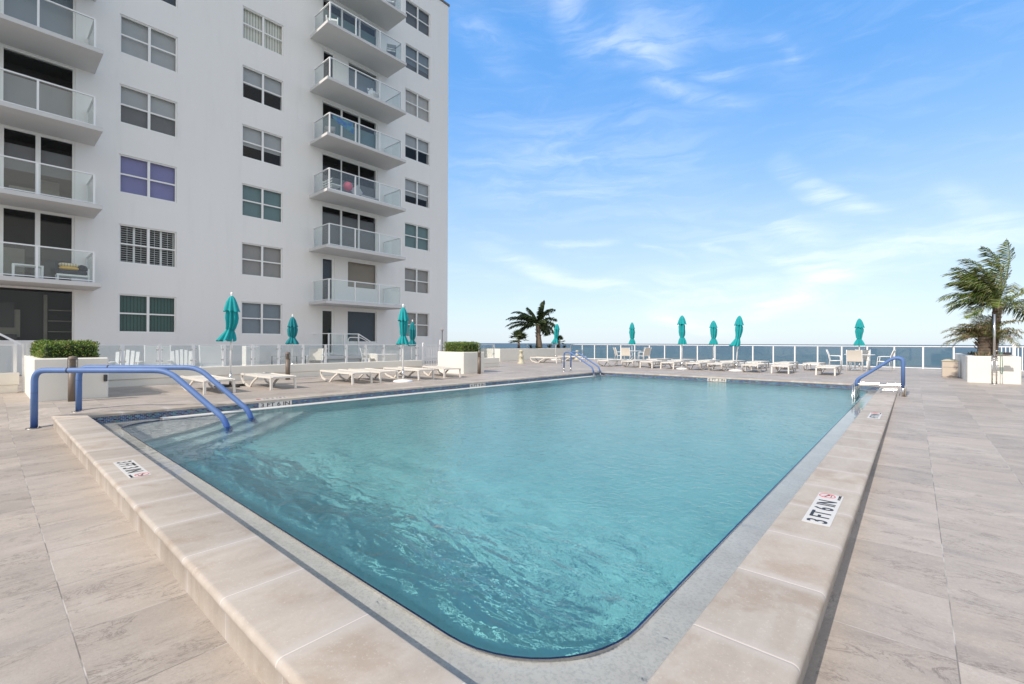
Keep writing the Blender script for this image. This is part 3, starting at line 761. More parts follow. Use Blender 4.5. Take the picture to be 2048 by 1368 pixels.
# ground terrace with steps down to the patio
m = MB(); m.bbox(BX - .01, -21.65, 11.03, 12.95, fl(0) - .15, fl(0), .008); m.box(BX, -21.75, 11.2, 12.9, .18, fl(0) - .16)
for i in range(3): m.box(BX + .6, -21.66, 12.951 + .33 * i, 12.951 + .33 * (i + 1) - .001, .17, fl(0) - .12 * (i + 1))
t0 = bpart(m, 'terrace', M_slab)
ra = MB(); xr = -21.87; zt = fl(0); zr = zt + 1.12
bar(ra, (xr, 11.27, zr), (xr, 12.90, zr), .06, .04); bar(ra, (xr, 12.90, zr), (xr, 14.0, zr - .62), .06, .04)
bar(ra, (BX, 11.27, zr), (xr, 11.27, zr), .06, .04)
for y, zz, zb in ((11.27, zr, zt), (12.10, zr, zt), (12.90, zr, zt), (13.96, zr - .60, .18), (11.0, 0, 0)):
    if zz: ra.box(xr - .028, xr + .028, y - .028, y + .028, zb, zz - .02)
bpart(ra, 'railing', M_alum, t0)
g_ = MB(); g_.box(xr - .005, xr + .005, 11.30, 12.07, zt + .08, zr - .06); g_.box(xr - .005, xr + .005, 12.13, 12.87, zt + .08, zr - .06); bpart(g_, 'glass_panel', G_rail, t0)
hp = MB(); hp.tube(arc_path([(-21.4, 12.05, .95), (-21.4, 12.05, 1.60), (-21.4, 12.75, 1.60), (-21.4, 13.95, .98), (-21.4, 13.95, .55), (-21.4, 13.0, .62)], .16), .02, 8)
bpart(hp, 'handrail', M_white, t0)
# small fixtures
ct = MB(); ct.lathe([(.0, 0), (.09, 0), (.10, .015), (.07, .03), (0, .03)], n=16, M=Matrix.Translation((BX + .002, 10.75 + .65, fl(2) + .38)) @ Matrix.Rotation(PI / 2, 4, 'Y'))
bpart(ct, 'wall_vent', M_alum)

# ================================================================== parapet with glass fence in front of the building patio
FX = -15.4
fence = thing('glass_fence', 'white parapet wall carrying a glass fence with white posts left of the pool', 'fence', (FX, 6, FZ))
FO = Vector((-FX, -6, -FZ))
def fpart(m_, n_, mt, parent=None):
    o = m_.build(n_, mt); o.parent = parent or fence
    if parent is None: o.location = FO
    return o
PT = .625
for (a, b_) in ((.92, 12.02), (13.15, 16.75)):
    m = MB(); m.bbox(FX - .22, FX, a, b_, PT - .26, PT, .012); m.box(FX - .20, FX - .03, a + .02, b_ - .03, FZ - .1, PT - .265); fpart(m, 'parapet_wall', M_cream)
posts_f = [12.0 - .19 - .785 * k for k in range(0, 15)]
for y in posts_f + [13.3, 14.35, 15.4, 16.45]:
    m = MB(); m.box(FX - .14, FX - .085, y - .028, y + .028, PT, 1.27); po = fpart(m, 'post', M_alum)
    c_ = MB()
    for z in (.82, 1.13):
        c_.box(FX - .128, FX - .098, y - .075, y - .029, z - .02, z + .02); c_.box(FX - .128, FX - .098, y + .029, y + .075, z - .02, z + .02)
    c_.build('clamp', M_steel, po)
m = MB(); m.box(FX - .13, FX - .095, .82, 12.0, 1.255, 1.275); m.box(FX - .13, FX - .095, 13.2, 16.5, 1.255, 1.275); fpart(m, 'top_rail', M_alum)
for ps in (posts_f, [16.45, 15.4, 14.35, 13.3]):
    for a, b_ in zip(ps[:-1], ps[1:]):
        m = MB(); m.box(FX - .118, FX - .108, b_ + .045, a - .045, PT + .03, 1.245); fpart(m, 'glass_panel', G_fence)
# short section at the far left with its own end
fl2 = thing('glass_fence', 'short white parapet with a glass fence at the left edge of the photo', 'fence', (FX, 0, FZ))
for (n_, mt, bx_) in (('parapet_wall', M_cream, [(FX - .22, FX, -6.5, .555, PT - .26, PT), (FX - .2, FX - .03, -6.5, .53, FZ - .15, PT - .265)]),
                      ('top_rail', M_alum, [(FX - .13, FX - .095, -6.5, .52, 1.255, 1.275)]),
                      ('glass_panel', G_fence, [(FX - .118, FX - .108, -.75, .44, PT + .03, 1.245)]), ('glass_panel', G_fence, [(FX - .118, FX - .108, -2.1, -.85, PT + .03, 1.245)])):
    m = MB()
    for q in bx_: m.box(*q)
    o = m.build(n_, mt); o.parent = fl2; o.location = Vector((-FX, 0, -FZ))
for y in (.49, -.8, -2.15):
    m = MB(); m.box(FX - .14, FX - .085, y - .028, y + .028, PT, 1.27); o = m.build('post', M_alum); o.parent = fl2; o.location = Vector((-FX, 0, -FZ))

def picket_gate(label, x, y0, y1, n_, postw=.05, ztop=1.28):
    g = thing('picket_gate', label, 'gate', (x, (y0 + y1) / 2, FZ)); O = Vector((-x, -(y0 + y1) / 2, -FZ))
    for y, h in ((y0, ztop + .03), (y1, ztop + .16)):
        m = MB(); m.box(x - postw / 2, x + postw / 2, y - postw / 2, y + postw / 2, FZ, h); m.lathe([(.03, 0), (.028, .03), (0, .05)], (x, y, h), 10)
        o = m.build('post', M_alum); o.parent = g; o.location = O
    for i in range(n_):
        y = y0 + (y1 - y0) * (i + 1) / (n_ + 1); m = MB(); m.box(x - .011, x + .011, y - .011, y + .011, FZ + .06, ztop - .03); o = m.build('picket', M_alum); o.parent = g; o.location = O
    m = MB()
    for z in (ztop - .03, .72, FZ + .05): m.box(x - .018, x + .018, y0 + postw / 2, y1 - postw / 2, z - .015, z + .025)
    o = m.build('rail', M_alum); o.parent = g; o.location = O
picket_gate('white picket gate between the glass fence and the right hedge planter', FX - .1, 12.12, 13.05, 9)
g1 = thing('picket_gate', 'white gate with tall posts partly hidden behind the left hedge planter', 'gate', (FX - .1, .75, FZ))
for q in ((.60, .63), (.665, .70), (.86, .89)):
    m = MB(); m.box(FX - .13, FX - .08, q[0], q[1], FZ, 1.29); o = m.build('post', M_alum); o.parent = g1; o.location = Vector((-FX + .1, -.75, -FZ))
m = MB(); m.box(FX - .115, FX - .095, .70, .86, 1.22, 1.26); m.box(FX - .115, FX - .095, .70, .86, .26, .30)
for y in (.74, .78, .82): m.box(FX - .112, FX - .098, y - .008, y + .008, .30, 1.22)
o = m.build('gate_leaf', M_alum); o.parent = g1; o.location = Vector((-FX + .1, -.75, -FZ))

# ================================================================== sea-side railing
RY = 29.72
rail = thing('glass_railing', 'long white railing with clear glass panels along the sea side of the deck', 'railing', (-8, RY, FZ)); RO = Vector((8, -RY, -FZ))
xs_ = [1.40 - 1.066 * k for k in range(0, 26)]
for x in xs_:
    m = MB(); m.box(x - .032, x + .032, RY - .025, RY + .025, FZ, 1.235); o = m.build('post', M_alum); o.parent = rail; o.location = RO
m = MB(); m.box(xs_[-1] - .03, 2.45, RY - .045, RY + .045, 1.235, 1.275); o = m.build('top_rail', M_alum); o.parent = rail; o.location = RO
m = MB(); m.box(xs_[-1] - .03, 2.45, RY - .02, RY + .02, FZ + .02, FZ + .06); o = m.build('bottom_rail', M_alum); o.parent = rail; o.location = RO
for a, b_ in zip(xs_[:-1], xs_[1:]):
    m = MB(); m.box(b_ + .037, a - .037, RY - .005, RY + .005, FZ + .07, 1.23); o = m.build('glass_panel', G_rail); o.parent = rail; o.location = RO
pk = thing('picket_fence', 'white picket railing behind the palm planter at the right edge', 'fence', (5, RY, FZ)); PO = Vector((-5, -RY, -FZ))
for i in range(64):
    x = 2.56 + .125 * i
    if i % 12 == 6: m = MB(); m.box(x - .05, x + .05, RY - .05, RY + .05, FZ, 1.36); o = m.build('post', M_alum)
    else: m = MB(); m.box(x - .016, x + .016, RY - .016, RY + .016, FZ + .05, 1.24); o = m.build('picket', M_alum)
    o.parent = pk; o.location = PO
m = MB(); m.box(2.5, 10.6, RY - .025, RY + .025, 1.24, 1.285); m.box(2.5, 10.6, RY - .025, RY + .025, FZ + .02, FZ + .05); o = m.build('rail', M_alum); o.parent = pk; o.location = PO

# ================================================================== planters and plants
def planter(label, x0, x1, y0, y1, zt, grp=None, zb=0.0, wall_=.16):
    cx, cy = (x0 + x1) / 2, (y0 + y1) / 2
    t = thing('planter', label, 'planter', (cx, cy, FZ), group=grp)
    m = MB(); m.bbox(x0, x1, y0, y1, zb, zt, .02)
    o = m.build('wall', M_cream); o.parent = t; o.location = (-cx, -cy, -FZ)
    m = MB(); m.box(x0 + wall_, x1 - wall_, y0 + wall_, y1 - wall_, zt, zt + .012); o = m.build('soil', mottled((.10, .08, .06), .3, 8)); o.parent = t; o.location = (-cx, -cy, -FZ)
    return t
planter('white rectangular planter with a clipped hedge behind the blue entry rails', -15.87, -12.74, .64, 1.74, 1.015)
m = MB(); m.bbox(-12.739, -12.70, 1.66, 1.72, .52, .66, .006); tag(m.build('socket_box', mottled((.05, .05, .05))), 'small black socket box on the side of the left hedge planter', 'box')
planter('white planter with a clipped hedge at the right end of the glass fence', -14.3, -12.79, 11.9, 13.03, 1.0)
planter('long low white planter with a bent palm near the sea railing', -21.4, -19.7, 21.45, 29.5, .985)
planter('cream planter holding wind blown palms behind the shower post on the right', 1.26, 2.40, 20.2, 26.0, 1.0)

rnd = random.Random(7)
def leaf_mats(pal, name):
    def f(T, b):
        g = T.node('ShaderNodeNewGeometry'); r_ = g.outputs['Random Per Island']
        T.l.new(T.ramp(r_, [(i / max(1, len(pal) - 1), c) for i, c in enumerate(pal)]), b.inputs['Base Color'])
    return mat(name, pal[0], .5, spec=.35, build=f)
M_hedge = leaf_mats([(.035, .085, .012), (.075, .16, .018), (.10, .19, .025), (.17, .27, .04), (.30, .36, .08), (.22, .13, .04)], 'hedge_leaves')
def hedge(label, x0, x1, y0, y1, z0, z1, n_, grp='clipped hedges in white planters'):
    m = MB(); 
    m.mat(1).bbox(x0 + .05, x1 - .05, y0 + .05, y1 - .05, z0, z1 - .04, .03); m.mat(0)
    W_, D_, H_ = x1 - x0, y1 - y0, z1 - z0
    A = [W_ * D_, W_ * H_, W_ * H_, D_ * H_, D_ * H_]; S = sum(A)
    for i in range(n_):
        q = rnd.random() * S; f = 0
        while q > A[f]: q -= A[f]; f += 1
        u, v_ = rnd.random(), rnd.random(); off = rnd.gauss(0, .018) + .03 * mnoise.noise(Vector((u * 7, v_ * 5, f * 3.3)))
        nrm = [(0, 0, 1), (0, -1, 0), (0, 1, 0), (-1, 0, 0), (1, 0, 0)][f]
        p = [(x0 + u * W_, y0 + v_ * D_, z1), (x0 + u * W_, y0, z0 + v_ * H_), (x0 + u * W_, y1, z0 + v_ * H_), (x0, y0 + u * D_, z0 + v_ * H_), (x1, y0 + u * D_, z0 + v_ * H_)][f]
        nv = Vector(nrm); p = Vector(p) + nv * off
        d = (nv * .6 + Vector((rnd.gauss(0, .7), rnd.gauss(0, .7), rnd.gauss(.25, .6)))).normalized()
        s_ = d.cross(Vector((rnd.gauss(0, 1), rnd.gauss(0, 1), rnd.gauss(0, 1)))).normalized()
        L = rnd.uniform(.022, .045); w_ = L * .33
        m.add([p, p + d * L * .5 + s_ * w_, p + d * L, p + d * L * .5 - s_ * w_], [(0, 1, 2, 3)])
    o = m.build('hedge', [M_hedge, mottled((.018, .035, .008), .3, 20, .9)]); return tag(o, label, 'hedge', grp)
hedge('clipped green hedge in the white planter behind the blue entry rails', -15.6, -13.0, .78, 1.60, 1.0, 1.31, 9000)
hedge('clipped green hedge with yellowed patches in the planter at the fence end', -14.05, -12.92, 12.0, 12.93, .99, 1.34, 5500)

WIND = Vector((-.754, -.657, 0)); LW = [.048]
def frond(m, base, az, e0, L, droop, nleaf, ll, wind=.35, curl=.0, wob=0.):
    """one feather frond: arching rachis with hanging leaflets"""
    p = Vector(base); N = 22; pts = []; d = Vector((math.cos(az) * math.cos(e0), math.sin(az) * math.cos(e0), math.sin(e0)))
    for i in range(N + 1):
        pts.append(p.copy()); t = i / N
        d = (d + Vector((0, 0, -droop * (.25 + t * 1.2) / N)) + WIND * (wind * (.3 + t) / N)).normalized(); p = p + d * (L / N)
    m.mat(1).tube(pts, .02, 5, rs=[.022 * (1 - .85 * i / N) * (L / 1.9) + .002 for i in range(N + 1)]); m.mat(0)
    for i in range(nleaf):
        t = .10 + .90 * (i + .5) / nleaf; f = t * N; k = min(N - 1, int(f)); q = pts[k].lerp(pts[k + 1], f - k)
        tg = (pts[k + 1] - pts[k]).normalized(); side = tg.cross(Vector((0, 0, 1)))
        if side.length < .1: side = Vector((1, 0, 0))
        side.normalize(); up = side.cross(tg)
        size = ll * (math.sin(PI * min(1, t * .9 + .12)) ** .6) * (1 if t < .9 else .75)
        for s_ in (-1, 1):
            r1 = rnd.uniform(.8, 1.15)
            dd = (side * s_ * .85 + tg * .65 + up * rnd.uniform(-.15, .35) + WIND * wind * .6 + Vector((rnd.gauss(0, .08), rnd.gauss(0, .08), rnd.gauss(0, .1)))).normalized()
            w_ = LW[0] * (ll / .5) + .006; L1 = size * r1
            wd = tg * w_ * .5
            a = q; b_ = q + dd * L1 * .5; dd2 = (dd + Vector((0, 0, -.55 - droop * .25)) + WIND * wind).normalized(); c_ = b_ + dd2 * L1 * .5
            m.add([a - wd * .5, a + wd * .5, b_ + wd, b_ - wd, c_], [(0, 1, 2, 3), (3, 2, 4)])
def fanleaf(m, base, az, e0, pet, rad, nb=15):
    """petiole ending in a fan of pointed blades"""
    d = Vector((math.cos(az) * math.cos(e0), math.sin(az) * math.cos(e0), math.sin(e0))); b0 = Vector(base); tip = b0 + d * pet
    m.mat(1).tube([b0, b0 + d * pet * .5 + Vector((0, 0, .01)), tip], .008, 4); m.mat(0)
    side = d.cross(Vector((0, 0, 1))).normalized(); up = side.cross(d)
    for i in range(nb):
        a = (i / (nb - 1) - .5) * 2.7; v_ = (d * math.cos(a) + side * math.sin(a) + up * .12).normalized()
        L = rad * (1 - .25 * abs(a) / 1.35) * rnd.uniform(.85, 1.1); w_ = (v_.cross(up)).normalized() * rad * .07
        mid = tip + v_ * L * .55; end = mid + (v_ + Vector((0, 0, -.45 + rnd.gauss(0, .12)))).normalized() * L * .45
        m.add([tip, mid + w_, end, mid - w_], [(0, 1, 2, 3)])
M_palm = leaf_mats([(.030, .055, .010), (.055, .10, .016), (.10, .15, .025), (.17, .21, .045), (.24, .23, .10), (.30, .24, .16)], 'palm_leaflets')
M_palm2 = leaf_mats([(.018, .038, .012), (.03, .055, .016), (.045, .075, .020), (.06, .09, .03), (.07, .06, .04)], 'palm_leaflets')
M_dry = leaf_mats([(.30, .18, .11), (.16, .10, .06), (.08, .11, .03), (.035, .08, .016), (.34, .23, .15), (.05, .09, .02), (.03, .06, .015)], 'dry_leaflets')
M_rachis = mottled((.20, .24, .07), .2, 5, .5)
def trunk_build(T, b):
    p = pos(T); X, Y, Z = T.xyz(p); n1 = T.noise(p, 9, 5, .65); rg = T.m('FRACT', T.m('ADD', T.m('MULTIPLY', Z, 11), T.m('MULTIPLY', n1, .6)))
    c_ = T.mix(n1, (.15, .105, .075), (.34, .27, .20)); T.l.new(T.mix(T.sstep(rg, .25, 0), c_, (.07, .05, .04)), b.inputs['Base Color'])
    T.l.new(T.bump(T.m('ADD', rg, n1), .8, .02), b.inputs['Normal'])
M_trunk = mat('palm_trunk', (.25, .2, .15), .85, build=trunk_build)
def palm(name, label, base, crown, rb, rt, fronds, ll, leafm, cat='palm tree', grp=None, boots=True, nleaf=62):
    t = thing(name, label, cat, base, group=grp); B = Vector(base)
    m = MB(); N = 10; b_ = Vector(crown) - B
    pts = [Vector((b_.x * (i / N) ** 1.3, b_.y * (i / N) ** 1.3, b_.z * i / N)) for i in range(N + 1)]
    m.tube(pts, rb, 14, rs=[rb + (rt - rb) * min(1, i / N * 1.5) + (.04 * rb if i % 2 else 0) for i in range(N + 1)])
    if boots:
        for i in range(30):
            a = rnd.uniform(0, 2 * PI); z = rnd.uniform(.45, 1.0); c_ = pts[int(z * N)] ; rad = rt * 1.0
            p0 = c_ + Vector((math.cos(a) * rad, math.sin(a) * rad, rnd.uniform(-.1, .1))); d = Vector((math.cos(a), math.sin(a), 1.1)).normalized(); s_ = d.cross(Vector((0, 0, 1))).normalized() * .04
            L = rnd.uniform(.08, .2); m.add([p0 - s_, p0 + s_, p0 + d * L + s_ * .4, p0 + d * L - s_ * .4, p0 - s_ * .5 + Vector((math.cos(a), math.sin(a), 0)) * .05], [(0, 1, 2, 3), (0, 4, 3)])
    o = m.build('trunk', M_trunk, t)
    for (az, e0, L, dr, wi) in fronds:
        m = MB(); frond(m, b_ + Vector((rnd.gauss(0, .03), rnd.gauss(0, .03), rnd.gauss(0, .04))), az, e0, L, dr, nleaf, ll, wi); m.build('frond', [leafm, M_rachis], t)
    return t
# directions relative to the photo's view: left = away along -right, right = along +right
RT = math.atan2(.657, .754); LT = RT + PI
fr_l = [(LT + .1, .35, 2.5, 1.3, .5), (LT - .35, .65, 2.4, 1.5, .6), (LT + .5, .15, 2.4, 1.0, .5), (LT - .1, .95, 2.3, 1.7, .8), (LT + .9, .75, 2.0, 1.5, .7), (LT - .9, .9, 2.0, 1.5, .8),
        (RT, 1.15, 1.9, .9, .9), (RT + .4, .95, 1.9, 1.3, .6), (RT - .5, .9, 1.9, 1.6, .6), (RT + .1, .55, 1.6, 2.4, .3), (RT - .2, .2, 1.5, 2.4, .3), (RT + 1.0, .6, 1.6, 1.8, .5), (RT - 1.1, .6, 1.6, 1.8, .5),
        (LT - .6, .1, 1.7, 1.6, .4), (LT + .25, -.15, 1.9, .9, .4), (RT + .6, 0, 1.3, 2.4, .3), (LT, 1.3, 1.5, .5, .9), (RT, 1.35, 1.5, .6, .3), (LT + .05, .55, 2.5, 1.2, .5), (LT - .2, .25, 2.3, 1.1, .4), (LT + .3, .8, 2.0, 1.7, .6), (RT + .2, .75, 1.7, 2.0, .4), (LT - .45, -.05, 1.6, 1.3, .3), (RT - .3, -.1, 1.2, 2.0, .2)]
palm('palm_tree', 'dark green palm bent by the wind in the long white planter on the left', (-20.4, 26.4, .95), (-20.45, 26.3, 2.62), .25, .15, fr_l, .62, M_palm2)
LW[0] = .020
fr_r = [(LT - .05, .55, 2.0, 1.5, .5), (LT + .1, 1.0, 2.1, 1.7, 1.4), (LT - .2, 1.25, 2.3, 1.9, 1.5), (LT + .2, 1.35, 2.3, 1.5, 1.1), (LT, .42, 1.85, 1.35, .5), (LT + .3, .8, 1.6, 1.2, .7), (LT - .35, .9, 1.6, 1.2, .7), (LT - .1, 1.15, 1.9, 1.5, 1.1), (RT + .1, 1.3, 2.2, 1.6, 1.5), (RT, 1.2, 2.3, 1.3, 1.0), (RT + .5, .75, 1.9, 1.5, .5), (RT - .4, .7, 1.9, 1.5, .5),
        (RT, .45, 1.7, 1.6, .3), (LT + .8, .35, 1.3, 1.7, .4), (LT - .8, .4, 1.3, 1.7, .4), (LT + .1, .0, 1.3, 1.4, .4), (RT - .1, .05, 1.2, 1.7, .3), (LT + .5, 1.3, 1.7, 1.1, 1.0), (LT - .5, 1.25, 1.9, 1.2, .9), (LT + .15, .62, 1.5, 1.5, .6)]
palm('palm_tree', 'green palm with tattered wind blown fronds in the cream planter on the right', (1.95, 21.9, .98), (2.08, 21.9, 2.62), .14, .11, fr_r, .60, M_palm, nleaf=72)
# low bushy palm with browned fronds under the right palm
fr_s = [(2 * PI * i / 26 + rnd.gauss(0, .1), rnd.uniform(.15, 1.25), rnd.uniform(.8, 1.2), rnd.uniform(1.2, 2.2), .45) for i in range(34)] + [(LT + rnd.uniform(-.5, .5), rnd.uniform(.1, .7), rnd.uniform(.85, 1.1), 1.2, .3) for i in range(7)]
palm('bushy_palm', 'low bushy palm with browned fronds under the tall palm on the right', (1.70, 21.2, .98), (1.70, 21.2, 1.62), .16, .14, fr_s, .34, M_dry, 'palm', nleaf=30)
def fanpalm(label, base, h, n_, rad, grp):
    t = thing('fan_palm', label, 'palm', base, group=grp); m = MB(); m.tube([(0, 0, 0), (.01, 0, h * .5), (0, 0, h)], .07, 8, rs=[.09, .075, .06]); m.build('trunk', M_trunk, t)
    m = MB()
    for i in range(n_): fanleaf(m, (0, 0, h), 2 * PI * i / n_ * 3 + rnd.gauss(0, .2), rnd.uniform(-.35, 1.35), rad * .5, rad * .6)
    m.build('crown', [M_palm2, M_rachis], t)
fanpalm('round fan palm left of the bent palm in the long planter', (-20.35, 24.05, .985), .58, 34, .75, 'fan palms in the long planter')
fanpalm('small fan palm right of the bent palm in the long planter', (-20.35, 28.8, .985), .45, 26, .55, 'fan palms in the long planter')
def agave(label, base, n_, L):
    m = MB()
    for i in range(n_):
        a = 2 * PI * i / n_ + rnd.gauss(0, .15); e = rnd.uniform(.35, 1.3); d = Vector((math.cos(a) * math.cos(e), math.sin(a) * math.cos(e), math.sin(e))); s_ = Vector((-math.sin(a), math.cos(a), 0)) * L * .09
        p1 = d * L * .5; p2 = d * L + Vector((0, 0, -.08 * L)); m.add([(0, 0, 0), p1 + s_, p2, p1 - s_], [(0, 1, 2, 3)])
    o = m.build('agave', M_palm2); o.location = base; tag(o, label, 'plant', 'spiky plants in the long planter')
agave('spiky low plant between the fan palm and the palm trunk', (-20.2, 25.2, .985), 18, .34)
agave('upright spiky plant just left of the palm trunk', (-20.1, 25.75, .985), 14, .36)
agave('spiky plant just right of the bent palm trunk', (-20.1, 27.3, .985), 20, .42)
agave('spiky plant at the foot of the small fan palm', (-20.1, 28.3, .985), 18, .36)
agave('spiky plant at the right end of the long planter', (-20.1, 29.15, .985), 18, .34)
m = MB()
for i in range(260):
    x = rnd.uniform(1.45, 2.2); y = rnd.uniform(20.4, 23); a = rnd.uniform(0, 2 * PI); L = rnd.uniform(.08, .2); d = Vector((math.cos(a) * .5, math.sin(a) * .5, .8)) * L; s_ = Vector((-math.sin(a), math.cos(a), 0)) * .02
    m.add([Vector((x, y, 1.0)) - s_, Vector((x, y, 1.0)) + s_, Vector((x, y, 1.0)) + d], [(0, 1, 2)])
tag(m.build('ground_cover', M_dry), 'low dry ground cover along the rim of the right planter', 'plants', kind='stuff')

# ================================================================== furniture
def make_lounger():
    t = thing('sun_lounger', 'x', 'sun lounger', group='white sun loungers round the pool')
    zs, L, hw = .30, 1.88, .31
    m = MB()
    for s_ in (-1, 1):
        y = s_ * (hw - .022)
        pts = [(0, y, zs - .02), (.03, y, zs), (1.0, y, zs), (1.15, y, zs + .004), (L - .04, y, zs + .01), (L, y, zs - .01)]
        for a, b_ in zip(pts[:-1], pts[1:]): bar(m, a, b_, .045, .05)
    bar(m, (.02, -hw + .045, zs - .005), (.02, hw - .045, zs - .005), .045, .045); bar(m, (L - .02, -hw + .045, zs), (L - .02, hw - .045, zs), .045, .04)
    m.build('frame', M_resin, t)
    m = MB(); m.box(.045, 1.02, -hw + .046, hw - .046, zs - .004, zs + .010); m.build('seat', M_sling, t)
    m = MB(); m.box(1.03, L - .045, -hw + .046, hw - .046, zs - .002, zs + .014); bar(m, (1.04, -hw + .05, zs - .03), (1.04, hw - .05, zs - .03), .03); m.build('backrest', M_sling, t)
    for s_ in (-1, 1):
        y = s_ * (hw - .022); m = MB(); bar(m, (.035, y, zs - .026), (.01, y * 1.02, 0), .05, .05, (0, 1, 0)); m.build('leg', M_resin, t)
        m = MB(); q = [(L - .015, y, zs - .015), (L - .03, y, zs - .10), (L - .14, y, zs - .21), (1.37, y, .0), (1.30, y, .0), (1.18, y, .10), (1.02, y, .19), (.84, y, zs - .03)]
        for a, b_ in zip(q[:-1], q[1:]): bar(m, a, b_, .045, .038, (0, 1, 0))
        m.build('rear_leg', M_resin, t)
    return t
lg = make_lounger(); used = [False]
def lounger(x, y, rz, label):
    o = lg if not used[0] else copy_tree(lg); used[0] = True
    o.location = (x, y, FZ + .001); o.rotation_euler = (0, 0, rz); o['label'] = label; return o
E = ' facing the pool'
lounger(-11.80, 3.52, PI, 'white sun lounger nearest the blue entry rails')
lounger(-11.80, 4.92, PI + .02, 'white sun lounger standing alone between the first umbrella and the fence bollard')
lounger(-11.75, 7.06, PI, 'white sun lounger on the left side, left one of the pair before the umbrella')
lounger(-11.72, 7.92, PI - .03, 'white sun lounger on the left side, just left of the second umbrella')
lounger(-11.66, 9.26, PI + .02, 'white sun lounger on the left side, just right of the second umbrella')
lounger(-11.62, 10.32, PI - .28, 'white sun lounger standing askew beside the right hedge planter')
lounger(-15.65, 22.20, PI + .08, 'white sun lounger in front of the long palm planter')
lounger(-15.9, 25.2, PI - .1, 'white sun lounger at the far left, half hidden behind the pool ladder')
HN = -PI / 2; FN = PI / 2     # head end towards the pool / foot end towards the pool
row = [(-11.75, 'H', 'first'), (-10.52, 'H', 'second'), (-9.57, 'F', 'third'), (-8.55, 'F', 'fourth'), (-7.32, 'H', 'fifth'), (-6.41, 'H', 'sixth'), (-5.13, 'H', 'seventh'), (-3.98, 'F', 'eighth'), (-2.49, 'F', 'last')]
for i, (x, d, w_) in enumerate(row):
    lb = 'white sun lounger in the front row beyond the pool, %s from the left' % w_
    if w_ == 'last': lb = 'white sun lounger in the front row beyond the pool, nearest the right table'
    j = rnd.uniform(-.05, .05)
    if d == 'H': lounger(x, 22.45 + rnd.uniform(-.05, .05), HN + j, lb)
    else: lounger(x, 20.66, FN + j, lb)
for i, (x, w_) in enumerate(((-10.63, 'first'), (-9.35, 'second'), (-8.1, 'third'), (-6.85, 'fourth'), (-5.75, 'fifth'), (-4.50, 'sixth'), (-3.40, 'last'))):
    lb = 'white sun lounger in the back row by the sea railing, ' + (w_ + ' from the left' if w_ != 'last' else 'rightmost of the row')
    lounger(x, 25.75, HN + rnd.uniform(-.06, .06), lb)

def make_chair():
    t = thing('patio_chair', 'x', 'chair', group='white sling chairs at the tables'); r_ = .014; hw = .27
    for s_ in (-1, 1):
        y = s_ * hw
        m = MB(); m.tube(arc_path([(.24, y, 0), (.21, y, .40), (.19, y, .63), (-.20, y, .64)], .05), r_, 8); m.build('arm', M_alum, t)
        m = MB(); m.tube([(-.25, y, 0), (-.20, y, .42), (-.26, y, .70), (-.34, y, .92)], r_, 8); m.build('rear_leg', M_alum, t)
        m = MB(); m.tube([(.20, y, .42), (-.20, y, .40)], r_, 8); m.build('seat_rail', M_alum, t)
    m = MB(); q = [(.23, .425), (.1, .405), (-.12, .39), (-.2, .41)]
    m.add([(x, s_ * (hw - .01), z) for x, z in q for s_ in (-1, 1)], [(2 * i, 2 * i + 1, 2 * i + 3, 2 * i + 2) for i in range(3)], True); m.build('seat', M_sling, t)
    m = MB(); q = [(-.20, .42), (-.235, .58), (-.275, .74), (-.34, .91)]
    m.add([(x, s_ * (hw - .01), z) for x, z in q for s_ in (-1, 1)], [(2 * i, 2 * i + 1, 2 * i + 3, 2 * i + 2) for i in range(3)], True); m.build('backrest', M_sling, t)
    return t
ch = make_chair(); cu = [False]
def chair(x, y, rz, label, z=FZ, group=None):
    o = ch if not cu[0] else copy_tree(ch); cu[0] = True
    o.location = (x, y, z + .001); o.rotation_euler = (0, 0, rz); o['label'] = label
    if group: o['group'] = group
def table(label, x, y, r_=.55):
    t = thing('round_table', label, 'table', (x, y, FZ), group='round tables with umbrellas')
    m = MB(); m.lathe([(.03, .70), (r_, .70), (r_ + .012, .71), (r_, .722), (.03, .722)], n=36); m.build('tabletop', glass_mat((.85, .9, .9), 1, .25), t)
    m = MB(); m.tube([(r_ * math.cos(a), r_ * math.sin(a), .705) for a in [2 * PI * i / 36 for i in range(36)]], .016, 8, closed=True); m.build('rim', M_alum, t)
    for i in range(4):
        a = PI / 4 + PI / 2 * i; m = MB(); m.tube([(r_ * .9 * math.cos(a), r_ * .9 * math.sin(a), .69), (r_ * .8 * math.cos(a), r_ * .8 * math.sin(a), 0)], .016, 8); m.build('leg', M_alum, t)
T2 = (-1.85, 25.9); T1 = (-13.30, 26.7)
table('round glass table under the rightmost umbrella by the sea railing', *T2); table('round glass table under the umbrella at the left end of the lounger rows', *T1)
chair(T2[0] - .10, T2[1] - .80, PI / 2, 'white sling chair with its back to the pool at the right table')
chair(T2[0] - .88, T2[1] - .05, .05, 'white sling chair on the left side of the right table')
chair(T2[0] + .88, T2[1] + .0, PI - .1, 'white sling chair on the right side of the right table')
chair(T2[0] + .05, T2[1] + .85, -PI / 2, 'white sling chair on the sea side of the right table')
chair(T1[0] - .62, T1[1] - .45, .75, 'white sling chair leftmost at the left table'); chair(T1[0] + .1, T1[1] - .85, PI / 2 + .1, 'white sling chair with its back to the pool at the left table')
chair(T1[0] + .85, T1[1] - .1, PI - .3, 'white sling chair rightmost at the left table'); chair(T1[0] + .35, T1[1] + .8, -PI / 2 - .4, 'white sling chair on the sea side of the left table')

